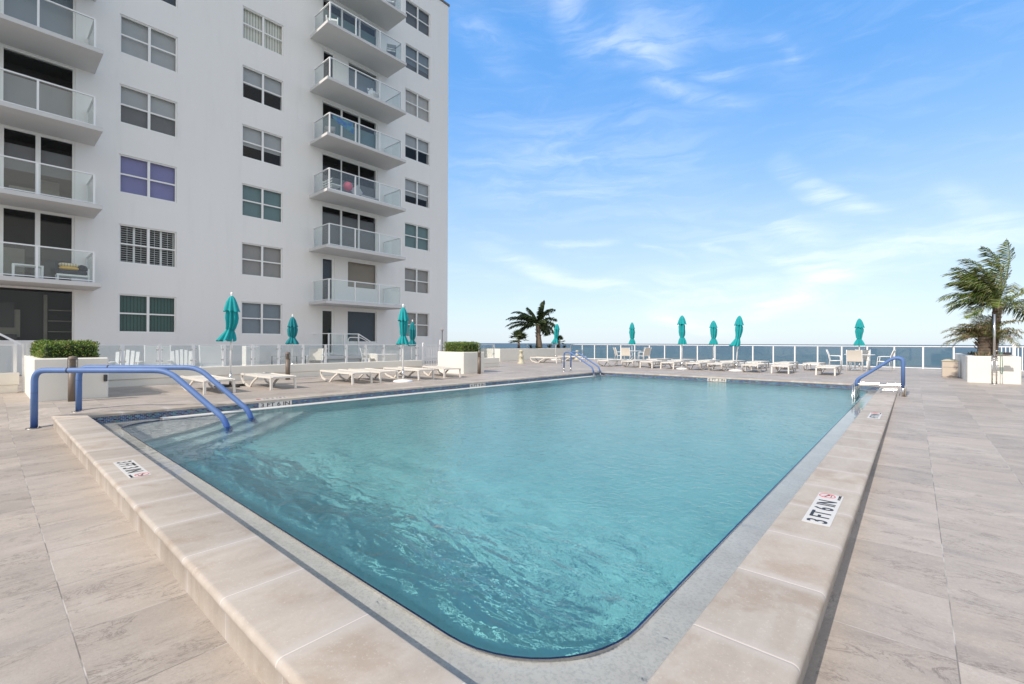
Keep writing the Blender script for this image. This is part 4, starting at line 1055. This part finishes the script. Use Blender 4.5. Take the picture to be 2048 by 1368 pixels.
def umbrella(label, x, y, H, canz0, lean=(0, 0), swing=(0, 0), dark=False, base='round', z0=FZ, body=.115, cap=.15, seed=0, fin=True):
    t = thing('umbrella', label, 'umbrella', (x, y, z0), group='closed teal umbrellas round the deck'); rg = random.Random(seed + 3)
    def ctr(z): return Vector((lean[0] * z / H, lean[1] * z / H, z))
    m = MB(); m.tube([ctr(.05), ctr(H * .5), ctr(H - .02)], .022, 10); m.build('pole', M_white, t)
    N = 48; folds = 8; ph = rg.uniform(0, 6)
    def sheet(prof, name):
        vs = []; mm = MB()
        for (z, r_, fa) in prof:
            tt = max(0, (1.0 - (z - canz0) / .5)) if name == 'canopy' else 0
            c_ = ctr(z) + Vector((swing[0], swing[1], 0)) * (tt ** 1.5 if tt > 0 else 0)
            for k in range(N):
                a = 2 * PI * k / N; w_ = 1 + fa * math.cos(folds * a + ph + z * 1.3) + fa * .45 * math.cos(3 * a + ph * 2 + z * 4); vs.append((c_.x + r_ * w_ * math.cos(a), c_.y + r_ * w_ * math.sin(a), c_.z + (.02 * math.cos(folds * a + ph) if z == prof[-1][0] else 0)))
        fs = [(i * N + k, i * N + (k + 1) % N, (i + 1) * N + (k + 1) % N, (i + 1) * N + k) for i in range(len(prof) - 1) for k in range(N)]
        mm.add(vs, fs, True); mm.build(name, M_teal_dark if dark else M_teal, t)
    zc = H - .10; zk = H - .48; zt_ = canz0 + (zk - canz0) * .36
    fl_ = 1.45 if abs(swing[0]) + abs(swing[1]) > .05 else rg.uniform(1.25, 1.5)
    prof = [(zk + .12, body * .62, .10), (zk, body * .9, .20)] + [(zk - (zk - zt_) * q, body * (.95 + .10 * math.sin(q * PI) - .25 * q * q) * rg.uniform(.93, 1.08), .34) for q in (.2, .4, .6, .8, .93)] + [(zt_, body * .72, .10), (zt_ - .05, body * .85, .2), (zt_ - (zt_ - canz0) * .5, body * 1.15, .26), (canz0 + .04, body * fl_, .28), (canz0, body * fl_ * 1.02, .30)]
    sheet(prof, 'canopy')
    sheet([(zc, .03, .0), (zc - .06, cap * .48, .10), (zc - .16, cap * .70, .16), (zk + .04, cap * .95, .20), (zk - .02, cap * 1.04, .24)], 'vent_cap')
    m = MB(); m.tube([ctr(zt_ + .012), ctr(zt_ - .012)], body * .80, 14); m.build('tie', M_teal_dark, t)
    if fin: m = MB(); c_ = ctr(H - .10); m.lathe([(.022, 0), (.03, .04), (.034, .07), (.02, .10), (0, .105)], c_, 12); m.build('finial', M_white, t)
    m = MB()
    if base == 'round': m.lathe([(0, .07), (.06, .07), (.27, .045), (.29, .02), (.29, 0)], n=28)
    else:
        for a in (0.2, 0.2 + PI / 2): c_, s_ = math.cos(a), math.sin(a); bar(m, (-c_ * .38, -s_ * .38, .03), (c_ * .38, s_ * .38, .03), .07, .05)
    m.build('base', M_white if base == 'round' else M_black, t)
    m = MB(); m.tube([ctr(.06), ctr(.36)], .032, 10)
    for z in (.16, .30): m.tube([ctr(z), ctr(z) + Vector((.07, .02, .01))], .012, 6)
    m.build('base_clamp', M_steel, t)
    if abs(swing[0]) + abs(swing[1]) > .05: m = MB(); m.tube([ctr(.95) + Vector((.03, .01, 0)), ctr(1.25) + Vector((.045, .01, 0))], .018, 6); m.build('crank', M_white, t)
WV = WIND
umbrella('closed teal umbrella with its hem blown left, behind the blue entry rails', -13.45, 4.25, 2.47, 1.20, (.03, .02), (-.07, -.10), base='cross', body=.120, cap=.155, seed=1)
umbrella('closed teal umbrella behind the glass fence beside the left bollard', -19.1, 8.3, 2.30, 1.10, dark=True, seed=2, body=.14, cap=.17)
umbrella('closed teal umbrella rising between the left side loungers', -11.57, 8.30, 2.33, 1.12, (0, 0), base='round', seed=3, body=.10, cap=.135)
umbrella('closed teal umbrella behind the fence by the white picket gate', -18.4, 13.7, 2.28, 1.02, (.03, .02), dark=True, seed=4, body=.125, cap=.14)
umbrella('closed teal umbrella at the right end of the long palm planter', -18.7, 26.0, 2.60, 1.18, (.10, .09), (-.05, -.05), seed=5, body=.135, cap=.17, fin=False)
umbrella('closed teal umbrella through the left round table', T1[0], T1[1], 2.58, 1.12, seed=6, body=.13, cap=.15)
umbrella('closed teal umbrella with a ring finial among the left loungers beyond the pool', -8.05, 21.15, 2.56, 1.14, seed=7, body=.115, cap=.17)
umbrella('closed teal umbrella in the back row between its two taller neighbours', -8.72, 27.7, 2.60, 1.12, seed=8, body=.14, cap=.18)
umbrella('leaning closed teal umbrella with its hem blown left', -5.80, 21.4, 2.48, 1.08, (.12, .10), (-.10, -.09), seed=9, body=.115, cap=.155)
umbrella('closed teal umbrella through the right round table', T2[0], T2[1], 2.42, 1.12, seed=10, body=.115, cap=.15)

# ================================================================== pool rails and ladders
def entry_rail(label, b, zb):
    ox, oy = b; t = thing('entry_handrail', label, 'handrail', (ox, oy, zb), group='blue padded entry rails')
    top = .90 - zb; wz = WZ - zb
    path = [(0, 0, .0), (0, 0, top), (1.46, 1.38, top), (2.24, 1.93, .16 - zb), (2.30, 1.98, -.10 - zb), (2.30, 1.98, -.75 - zb)]
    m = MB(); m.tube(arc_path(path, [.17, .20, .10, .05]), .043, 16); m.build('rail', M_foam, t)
    m = MB(); m.lathe([(0, .014), (.095, .014), (.10, .0)], n=24)
    for a in range(4): m.lathe([(.009, .0), (.009, .024), (0, .026)], (.074 * math.cos(a * 1.57 + .6), .074 * math.sin(a * 1.57 + .6), .0), 8)
    m.build('flange', mottled((.20, .19, .18), .2, 20, .4, metal=.8), t)
    m = MB(); m.tube([(.36, .34, top), (.375, .354, top)], .0445, 16); m.tube([(0, 0, .55), (0, 0, .553)], .044, 16); m.build('sleeve_seam', M_ink, t)
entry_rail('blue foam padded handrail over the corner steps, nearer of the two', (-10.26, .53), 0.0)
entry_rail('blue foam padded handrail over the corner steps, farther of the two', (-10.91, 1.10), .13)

lad = thing('pool_ladder', 'blue padded ladder rails at the far left corner of the pool', 'ladder', (-10.2, 16.1, FZ))
for y in (-.28, .22):
    m = MB(); m.tube(arc_path([(-.72, y, .16), (-.72, y, .80), (-.42, y, .80), (.62, y, .22), (.70, y, .0)], [.14, .14, .08]), .03, 12); m.build('rail', M_foam, lad)
    m = MB(); m.tube([(-.72, y, 0), (-.72, y, .16)], .024, 12); m.lathe([(.06, 0), (.055, .02), (.03, .03)], (-.72, y, 0), 14); m.tube([(.70, y, 0.0), (.70, y, -.85)], .024, 12); m.build('post', M_steel, lad)
for i, z in enumerate((-.12, -.42, -.72)):
    m = MB(); m.box(.62, .76, -.26, .20, z - .02, z + .02); m.build('tread', M_steel, lad)
lad2 = thing('pool_ladder', 'blue padded grab rail with a steel frame over the right coping', 'ladder', (-.25, 14.2, .14))
for y in (-.25, .25):
    m = MB(); m.tube(arc_path([(.06, y, .22), (.06, y, .88), (-.10, y, .90), (-.80, y, .34), (-.80, y, .20)], [.12, .10, .07]), .036, 14); m.build('rail', M_foam, lad2)
    m = MB(); m.tube([(.06, y, 0), (.06, y, .24)], .024, 12); m.tube(arc_path([(.10, y, 0.0), (.10, y, .25), (-.80, y, .25), (-.80, y, -.9)], [.05, .05]), .022, 10); m.tube([(-.88, y, .24), (-.88, y, -.9)], .018, 10)
    m.build('frame', M_steel, lad2)
for z in (-.25, -.5, -.75):
    m = MB(); m.box(-.86, -.76, -.23, .23, z - .015, z + .015); m.build('tread', M_steel, lad2)
m = MB(); m.tube(arc_path([(.0, -.22, .02), (.0, -.22, .13), (-.36, -.22, .13), (-.36, .22, .13), (.0, .22, .13), (.0, .22, .02)], .05), .010, 8); m.build("bracket", M_steel, lad2)

# ================================================================== depth markers
def text_mesh(txt, size, M, parent, mt, thick=.0008, name='lettering', fit=None):
    cu_ = bpy.data.curves.new('txt', 'FONT'); cu_.body = txt; cu_.size = size; cu_.extrude = thick; cu_.align_x = 'CENTER'; cu_.align_y = 'CENTER'; cu_.offset = size * .012
    o = bpy.data.objects.new('txt', cu_); col.objects.link(o); bpy.context.view_layer.update()
    me = bpy.data.meshes.new_from_object(o.evaluated_get(bpy.context.evaluated_depsgraph_get())); bpy.data.objects.remove(o)
    if fit:
        xs2 = [v_.co.x for v_ in me.vertices]; ys2 = [v_.co.y for v_ in me.vertices]; w2, h2 = max(xs2) - min(xs2), max(ys2) - min(ys2)
        me.transform(Matrix.Diagonal((fit[0] / w2, fit[1] / h2, 1, 1)) @ Matrix.Translation((-(max(xs2) + min(xs2)) / 2, -(max(ys2) + min(ys2)) / 2, 0)))
    me.transform(M); me.materials.clear(); me.materials.append(mt)
    q = bpy.data.objects.new(name, me); col.objects.link(q); q.parent = parent; return q
def marker(label, txt, loc, frame, L, H, prohibit=True):
    """frame: columns = reading direction, up direction, normal"""
    r_, u_, n_ = [Vector(q) for q in frame]
    M = Matrix(((r_.x, u_.x, n_.x, loc[0]), (r_.y, u_.y, n_.y, loc[1]), (r_.z, u_.z, n_.z, loc[2]), (0, 0, 0, 1)))
    t = thing('depth_marker', label, 'sign', loc); t.matrix_world = M
    m = MB(); m.box(-L / 2, L / 2, -H / 2, H / 2, 0, .0025); m.build('plate', M_plate, t)
    if prohibit:
        text_mesh(txt, H, Matrix.Translation((-L * .105, 0, .0034)), t, M_ink, fit=(L * .70, H * .74))
        cx, cy, R_ = L / 2 - H * .40, H * .12, H * .32
        m = MB(); m.tube([(cx + R_ * math.cos(a), cy + R_ * math.sin(a), .003) for a in [2 * PI * i / 32 for i in range(32)]], .0026 * H / .15, 6, closed=True)
        bar(m, (cx - R_ * .7, cy + R_ * .7, .0032), (cx + R_ * .7, cy - R_ * .7, .0032), .0035 * H / .15, .001); m.build('prohibition_ring', M_red, t)
        m = MB(); bar(m, (cx - R_ * .55, cy + R_ * .25, .0034), (cx + R_ * .15, cy, .0034), .010, .001); bar(m, (cx + R_ * .15, cy, .0034), (cx + R_ * .5, cy - R_ * .28, .0034), .008, .001)
        m.lathe([(0, .0038), (.008, .0036)], (cx + R_ * .62, cy - R_ * .1, 0), 10); bar(m, (cx - R_ * .6, cy - R_ * .5, .0034), (cx + R_ * .6, cy - R_ * .5, .0034), .004, .001); m.build('diver_symbol', M_ink, t)
        text_mesh('NO DIVING', H * .15, Matrix.Translation((cx - H * .02, -H * .38, .0034)), t, M_ink)
    else: text_mesh(txt, H, Matrix.Translation((0, 0, .0034)), t, M_ink, fit=(L * .88, H * .76))
X_, Y_, Z_ = Vector((1, 0, 0)), Vector((0, 1, 0)), Vector((0, 0, 1))
marker('3 FT 6 IN depth plate with a red no diving ring on the right coping', '3 FT 6 IN', (-.475, 3.90, CT + .0005), (Y_, -X_, Z_), .76, .155)
marker('small 4 FT 9 IN depth plate farther along the right coping', '4 FT 9 IN', (-.475, 9.50, CT + .0005), (Y_, -X_, Z_), .76, .155)
marker('3 FT 3 IN depth plate with a red ring on the left foreground coping', '3 FT 3 IN', (-5.37, .895, CT + .0005), (X_, Y_, Z_), .76, .150)
marker('3 FT 6 IN plate in the tile band beside the entry rails', '3 FT 6 IN', (XL - .011, 3.90, .098), (Y_, Z_, X_), .64, .10, False)
marker('4 FT 9 IN plate in the blue tile band below the right hedge planter', '4 FT 9 IN', (XL - .011, 9.63, .098), (Y_, Z_, X_), .64, .10, False)
marker('6 FT 3 IN plate in the tile band of the far pool wall', '6 FT 3 IN', (-5.15, YF + .011, .098), (X_, Z_, -Y_), .62, .10, False)
marker('pale depth plate lying flat on the coping above the tiled plate beside the rails', '3 FT 6 IN', (-9.94, 3.90, CT + .0005), (-Y_, X_, Z_), .62, .14)

# ================================================================== bollards, bin, shower, small things
def bollard(label, x, y, h):
    t = thing('bollard_light', label, 'bollard', (x, y, FZ), group='brown bollard lights')
    m = MB(); m.tube([(0, 0, 0), (0, 0, h - .22)], .068, 20); m.build('post', M_bronze, t)
    m = MB(); m.tube([(0, 0, h - .22), (0, 0, h - .06)], .045, 16); m.build('lens', mottled((.45, .40, .33), .1), t)
    m = MB()
    for i in range(6): m.lathe([(.048, .006), (.076, 0), (.076, -.006), (.048, -.002)], (0, 0, h - .20 + .027 * i), 20)
    for a in range(4): bar(m, (.072 * math.cos(a * PI / 2), .072 * math.sin(a * PI / 2), h - .22), (.072 * math.cos(a * PI / 2), .072 * math.sin(a * PI / 2), h - .05), .008)
    m.build('louvre', M_bronze, t)
    m = MB(); m.lathe([(.076, 0), (.074, .02), (.055, .05), (.02, .062), (0, .063)], (0, 0, h - .055), 20); m.build('cap', M_bronze, t)
bollard('brown bollard light in front of the left hedge planter', -12.40, 1.16, .88)
bollard('brown bollard light against the fence parapet behind the second lounger', -14.75, 6.27, .86)
bollard('brown bollard light beside the right hedge planter', -12.41, 12.36, .86)

t = thing('trash_bin', 'beige square litter bin in front of the sea railing on the right', 'bin', (.98, 22.85, FZ))
mt = mottled((.58, .50, .42), .06, 6, .7)
m = MB(); m.bbox(-.215, .215, -.215, .215, .03, .56, .012); m.box(-.20, .20, -.20, .20, 0, .029); m.build('body', mt, t)
m = MB(); m.bbox(-.23, .23, -.23, .23, .561, .60, .01); m.lathe([(.20, 0), (.17, .03), (.08, .05), (0, .055)], (0, 0, .60), 20); m.build('lid', mottled((.50, .46, .36), .06, 6, .7), t)
m = MB(); m.box(-.20, .20, -.2185, -.2152, .36, .366); m.build('door_seam', M_ink, t)

t = thing('shower_post', 'slim steel outdoor shower post with a hose before the right planter', 'shower', (1.80, 19.72, FZ))
m = MB(); m.tube([(-.045, 0, 0), (-.045, 0, .86)], .018, 10); m.tube([(.045, 0, 0), (.045, 0, .86)], .018, 10); m.tube([(0, 0, .80), (0, 0, 2.08)], .027, 12); m.build('post', M_steel, t)
m = MB(); m.lathe([(.11, 0), (.11, .01), (.05, .02)], n=20); m.build('base_plate', M_steel, t)
m = MB(); m.box(-.02, .40, -.06, .06, .86, .875); m.tube([(0, -.02, .86), (.0, -.02, .98), (.10, -.03, 1.0)], .012, 8)
for z in (.70, .77): m.tube([(-.075, -.01, z), (.075, -.01, z)], .010, 8)
m.build('tap', M_steel, t)
m = MB(); m.tube(arc_path([(.12, -.03, .98), (.12, -.03, .35), (.16, -.03, .30), (.17, -.03, .45), (.15, -.03, .95)], .03), .009, 8); m.build('hose', mottled((.10, .20, .16), .1), t)
m = MB(); m.bbox(.20, .34, -.05, .05, .876, .95, .01); tag(m.build('black_pouch', M_black), 'small black bag on the shelf of the shower post', 'bag').location = (1.80, 19.72, FZ)

def valve_stand(label, x, y, h):
    t = thing('filter_stand', label, 'pump stand', (x, y, FZ), group='cream pump stands'); mt = mottled((.50, .47, .36), .1, 9)
    m = MB(); m.lathe([(.22, 0), (.22, .05), (.15, .09), (.14, h * .5), (.16, h * .55), (.10, h * .62), (.10, h * .85), (.14, h * .9), (.08, h), (0, h)], n=18); m.build('body', mt, t)
    m = MB(); m.lathe([(0, 0), (.035, 0), (.03, .02)], n=12, M=Matrix.Translation((.12, -.10, h * .42)) @ Matrix.Rotation(PI / 2, 4, 'Y')); m.lathe([(0, 0), (.03, 0)], n=12, M=Matrix.Translation((.09, -.08, h * .78)) @ Matrix.Rotation(PI / 2, 4, 'Y')); m.build('knob', M_bronze, t)
valve_stand('cream pump stand in front of the left end of the long planter', -16.9, 20.2, .78)
valve_stand('cream pump stand behind the far left ladder', -18.2, 28.0, .66)

# things on the patio behind the glass fence
def adirondack(label, x, y, rz):
    t = thing('slatted_chair', label, 'chair', (x, y, FZ), rz, 'slatted patio chairs behind the fence')
    for i in range(5):
        m = MB(); yy_ = -.22 + .11 * i; bar(m, (-.18, yy_, .32), (-.42, yy_ * 1.1, .92 - .03 * abs(i - 2)), .085, .018, (1, 0, 0)); m.build('back_slat', M_white, t)
    m = MB()
    for i in range(6): m.box(-.15 + .10 * i, -.065 + .10 * i, -.25, .25, .33 + .012 * i, .35 + .012 * i)
    m.build('seat', M_white, t)
    for s_ in (-1, 1):
        m = MB(); m.box(-.35, .45, s_ * .33 - .05, s_ * .33 + .05, .56, .58); m.build('armrest', M_white, t)
        m = MB(); m.box(.36, .44, s_ * .30 - .02, s_ * .30 + .02, 0, .56); bar(m, (.40, s_ * .27, .34), (-.55, s_ * .27, .05), .03, .10); m.build('leg', M_white, t)
adirondack('white slatted armchair behind the fence, just right of the left planter', -17.6, 2.78, -.3)
adirondack('white slatted armchair behind the third glass panel of the fence', -17.9, 4.25, -.2)
def slat_lounge(label, x, y, rz):
    t = thing('slatted_lounge', label, 'lounge chair', (x, y, FZ), rz, 'slatted lounges with raised backs'); m = MB()
    for i in range(13): bar(m, (-.10 - .024 * i, -.30, .36 + .055 * i), (-.10 - .024 * i, .30, .36 + .055 * i), .012, .042, (0, 0, 1))
    m.build('backrest', M_white, t); m = MB()
    for i in range(14): m.box(-.08 + .085 * i, -.015 + .085 * i, -.30, .30, .32, .34)
    m.build('seat', M_white, t)
    for s_ in (-1, 1):
        m = MB(); m.box(-.1, 1.15, s_ * .32 - .015, s_ * .32 + .015, .27, .345); m.box(.95, 1.0, s_ * .32 - .02, s_ * .32 + .02, 0, .27); m.box(-.05, 0, s_ * .32 - .02, s_ * .32 + .02, 0, .27); bar(m, (-.08, s_ * .32, .33), (-.42, s_ * .32, 1.05), .03, .03); m.build('side_rail', M_white, t)
slat_lounge('white slatted lounge with its back raised behind the second glass panel', -17.5, 3.55, -.15)
slat_lounge('white slatted lounge with its back raised, just left of the first umbrella', -17.7, 5.05, -.15)
t = thing('storage_cabinet', 'small white cabinet behind the fence right of the first umbrella', 'cabinet', (-19.0, 6.70, FZ))
m = MB(); m.bbox(-.2, .2, -.24, .24, .0, 1.02, .01); m.build('body', M_white, t)
m = MB(); m.box(.2005, .206, -.004, .004, .05, .97); m.build('door_seam', M_ink, t)
chair(-18.6, 9.0, -.6, 'white sling chair behind the fence left of the terrace railing', group='white chairs on the building patio')
chair(-19.2, 11.9, .4, 'white sling chair behind the fence below the terrace steps', group='white chairs on the building patio')
t = thing('patio_table', 'thin dark framed table behind the fence beside the fence bollard', 'table', (-18.5, 7.9, FZ))
m = MB(); m.box(-.4, .4, -.5, .5, .62, .635); m.build('tabletop', glass_mat((.8, .85, .85), 1, .1), t)
for sx_ in (-1, 1):
    for sy_ in (-1, 1): m = MB(); m.box(sx_ * .38 - .012, sx_ * .38 + .012, sy_ * .48 - .012, sy_ * .48 + .012, 0, .62); m.build('leg', M_black, t)
m = MB(); m.bbox(-.4, .4, -.55, .55, 0, .62, .02); tag(m.build('storage_box', mottled((.70, .68, .66), .05, 4)), 'pale low storage box behind the fence left of the picket gate', 'box').location = (-19.2, 12.6, FZ)
t = thing('patio_lamp', 'thin dark pole with a small lamp head against the right end of the building', 'lamp', (-20.2, 17.15, FZ))
m = MB(); m.tube([(0, 0, 0), (0, 0, 1.85)], .022, 8); m.build('pole', M_black, t)
m = MB(); m.lathe([(.03, 0), (.07, .04), (.05, .12), (0, .14)], (0, 0, 1.83), 12); m.tube([(0, 0, 1.88), (-.08, -.06, 1.98)], .012, 6); m.build('lamp_head', mottled((.30, .26, .24), .1), t)
t = thing('stair_handrail', 'white sloping handrail above the fence at the left edge', 'handrail', (-21.8, .3, FZ))
m = MB(); bar(m, (0, -2.0, 2.88), (0, .52, 1.06), .06, .07, (1, 0, 0)); m.build('rail', M_alum, t)
for y, z in ((-1.6, 2.55), (.40, 1.12)): m = MB(); m.box(-.025, .025, y - .025, y + .025, 0, z); m.build('post', M_alum, t)

# things on the balconies
t = thing('side_table', 'small white side table on the lowest left balcony', 'table', (-22.25, .98, fl(1)))
m = MB(); m.box(-.25, .25, -.36, .36, .42, .46); m.build('tabletop', M_white, t)
for sx_ in (-1, 1):
    for sy_ in (-1, 1): m = MB(); m.box(sx_ * .22 - .025, sx_ * .22 + .025, sy_ * .33 - .025, sy_ * .33 + .025, 0, .42); m.build('leg', M_white, t)
t = thing('outdoor_sofa', 'white framed outdoor sofa with navy cushions on the lowest left balcony', 'sofa', (-22.4, 2.08, fl(1)))
m = MB(); m.box(-.3, .3, -.42, .42, .20, .26)
for sx_ in (-1, 1):
    for sy_ in (-1, 1): m.box(sx_ * .27 - .02, sx_ * .27 + .02, sy_ * .39 - .02, sy_ * .39 + .02, 0, .20 if sy_ < 0 else .5)
m.build('frame', M_white, t)
m = MB(); m.bbox(-.28, .28, -.40, .36, .262, .42, .04); m.lathe([(0, 0), (.15, .03), (.17, .10), (.12, .20), (0, .24)], (0, .24, .42), 16); m.bbox(-.3, -.18, -.42, -.2, .42, .72, .03); m.build('cushion', mottled((.012, .017, .035), .2, 9, .8), t)
def pillow(label, x, y, z, c_, rz=0, st=0):
    m = MB(); N = 12; vs = []
    for i in range(N + 1):
        for j in range(N + 1):
            u, v_ = i / N * 2 - 1, j / N * 2 - 1; h = .07 * ((1 - u ** 4) * (1 - v_ ** 4)) ** .5; vs.append((u * .20 * (1 - .06 * v_ * v_), v_ * .26 * (1 - .06 * u * u), h))
    fs = [(i * (N + 1) + j, (i + 1) * (N + 1) + j, (i + 1) * (N + 1) + j + 1, i * (N + 1) + j + 1) for i in range(N) for j in range(N)]
    m.add(vs, fs, True); m.add([(a, b_, -c2) for a, b_, c2 in vs], [f[::-1] for f in fs], True)
    o = m.build('pillow', c_); o.location = (x, y, z); o.rotation_euler = (0, .1, rz); tag(o, label, 'pillow')
pillow('yellow pillow on the navy sofa cushion', -22.35, 1.98, fl(1) + .49, mottled((.75, .45, .07), .1, 6, .8))
pillow('cream and grey patterned pillow lying on the yellow pillow', -22.38, 1.98, fl(1) + .61, blind_mat((.70, .62, .42), 14), .1)
def folding_chair(label, x, y, z, rz, mt, seatm=None):
    t = thing('folding_chair', label, 'chair', (x, y, z), rz, 'light chairs on the balconies')
    for s_ in (-1, 1): m = MB(); m.tube([(.2, s_ * .24, 0), (-.2, s_ * .24, .85)], .014, 6); m.tube([(-.22, s_ * .22, 0), (.2, s_ * .22, .45)], .014, 6); m.tube([(-.12, s_ * .24, .64), (.22, s_ * .24, .62)], .014, 6); m.build('side_frame', mt, t)
    m = MB(); m.box(-.18, .2, -.22, .22, .44, .46); m.build('seat', seatm or mt, t)
    m = MB(); bar(m, (-.10, -.22, .62), (-.10, .22, .62), .02, .04); bar(m, (-.15, 0, .66), (-.19, 0, .84), .44, .02, (1, 0, 0)); m.build('backrest', seatm or mt, t)
M_gray = mottled((.28, .29, .30), .1, 6, .5); M_lgray = mottled((.42, .41, .40), .1, 6, .6)
folding_chair('grey folding chair at the right end of the second highest right balcony', -22.2, 15.05, fl(6), 2.6, M_gray)
folding_chair('dark folding chair at the right end of the topmost visible balcony', -22.2, 15.0, fl(7), 2.6, M_gray)
folding_chair('grey backed chair at the left end of the right balcony with the towel', -22.6, 11.65, fl(4), -.6, M_lgray)
def armchair(label, x, y, z, rz):
    t = thing('plastic_armchair', label, 'chair', (x, y, z), rz, 'white plastic armchairs on the balconies')
    m = MB(); m.bbox(-.22, .24, -.23, .23, .38, .42, .01); m.build('seat', M_white, t)
    m = MB(); m.add([(-.22 - .10 * (k / 4), math.sin(a) * .27, .42 + .42 * (k / 4)) if True else 0 for k in range(5) for a in [(-1 + 2 * j / 8) * 1.2 for j in range(9)]], [(i * 9 + j, i * 9 + j + 1, (i + 1) * 9 + j + 1, (i + 1) * 9 + j) for i in range(4) for j in range(8)], True); m.build('backrest', M_white, t)
    for s_ in (-1, 1):
        m = MB(); m.tube(arc_path([(.22, s_ * .26, 0), (.20, s_ * .27, .62), (-.25, s_ * .26, .64)], .08), .025, 8); m.build('arm', M_white, t)
        m = MB(); m.tube([(-.22, s_ * .24, 0), (-.22, s_ * .24, .4)], .022, 6); m.build('leg', M_white, t)
armchair('white plastic armchair alone at the rail of a high right balcony', -22.2, 14.0, fl(5), 0)
armchair('white plastic armchair at the left corner of the second highest right balcony', -22.3, 11.6, fl(6), -.5)
armchair('white plastic armchair against the wall of the second highest right balcony', -22.9, 11.75, fl(6), 0)
t = thing('slatted_bench', 'white slatted bench at the left end of the middle right balcony', 'bench', (-22.55, 11.75, fl(3)))
m = MB()
for i in range(4): m.box(-.5, .5, -.26, -.24, .25 + .13 * i, .31 + .13 * i); m.box(-.5 + .24 * i, -.46 + .24 * i, -.24, -.22, 0, .75)
m.build('backrest', M_white, t); m = MB(); m.box(-.5, .5, -.22, .30, .40, .44)
for sx_ in (-.48, .44): m.box(sx_, sx_ + .04, .24, .28, 0, .40)
m.build('seat', M_white, t)
m = MB(); N = 14; m.lathe([(.24 * math.sin(PI * i / N), .24 - .24 * math.cos(PI * i / N)) for i in range(N + 1)], n=20); tag(m.build('beach_ball', mottled((.62, .13, .20), .1, 5, .5)), 'pink beach ball on the floor of the middle right balcony', 'ball').location = (-22.2, 12.45, fl(3) + .30)
t = thing('low_lounge', 'low pale lounge chair on the middle right balcony behind the glass', 'lounge chair', (-22.3, 13.7, fl(3)))
m = MB(); m.bbox(-.28, .28, -.6, .5, .16, .26, .03); bar(m, (0, -.55, .25), (0, -.85, .62), .54, .06, (1, 0, 0)); m.build('cushion', mottled((.50, .49, .52), .1), t); m = MB()
for sx_ in (-.25, .25):
    for y in (-.5, .42): m.box(sx_ - .02, sx_ + .02, y - .02, y + .02, 0, .16)
m.build('leg', M_white, t)
m = MB(); N = 14; vs = []
for i in range(N + 1):
    for j in range(9): u = i / N; vs.append((-21.93 + .02 * math.sin(u * 9 + j), 11.45 + u * 1.15, fl(4) + 1.06 - (j / 8) * (.16 + .55 * u * (1 - .25 * u))))
m.add(vs, [(i * 9 + j, (i + 1) * 9 + j, (i + 1) * 9 + j + 1, i * 9 + j + 1) for i in range(N) for j in range(8)], True)
def towel_build(T, b):
    p = pos(T); T.l.new(T.ramp(T.noise(p, 2.2, 2, .5), [(.38, (.03, .16, .42)), (.5, (.10, .30, .30)), (.62, (.04, .15, .50))]), b.inputs['Base Color'])
tag(m.build('towel', mat('towel', (.1, .2, .5), .9, build=towel_build)), 'blue and green towel hanging on a right balcony railing', 'towel')
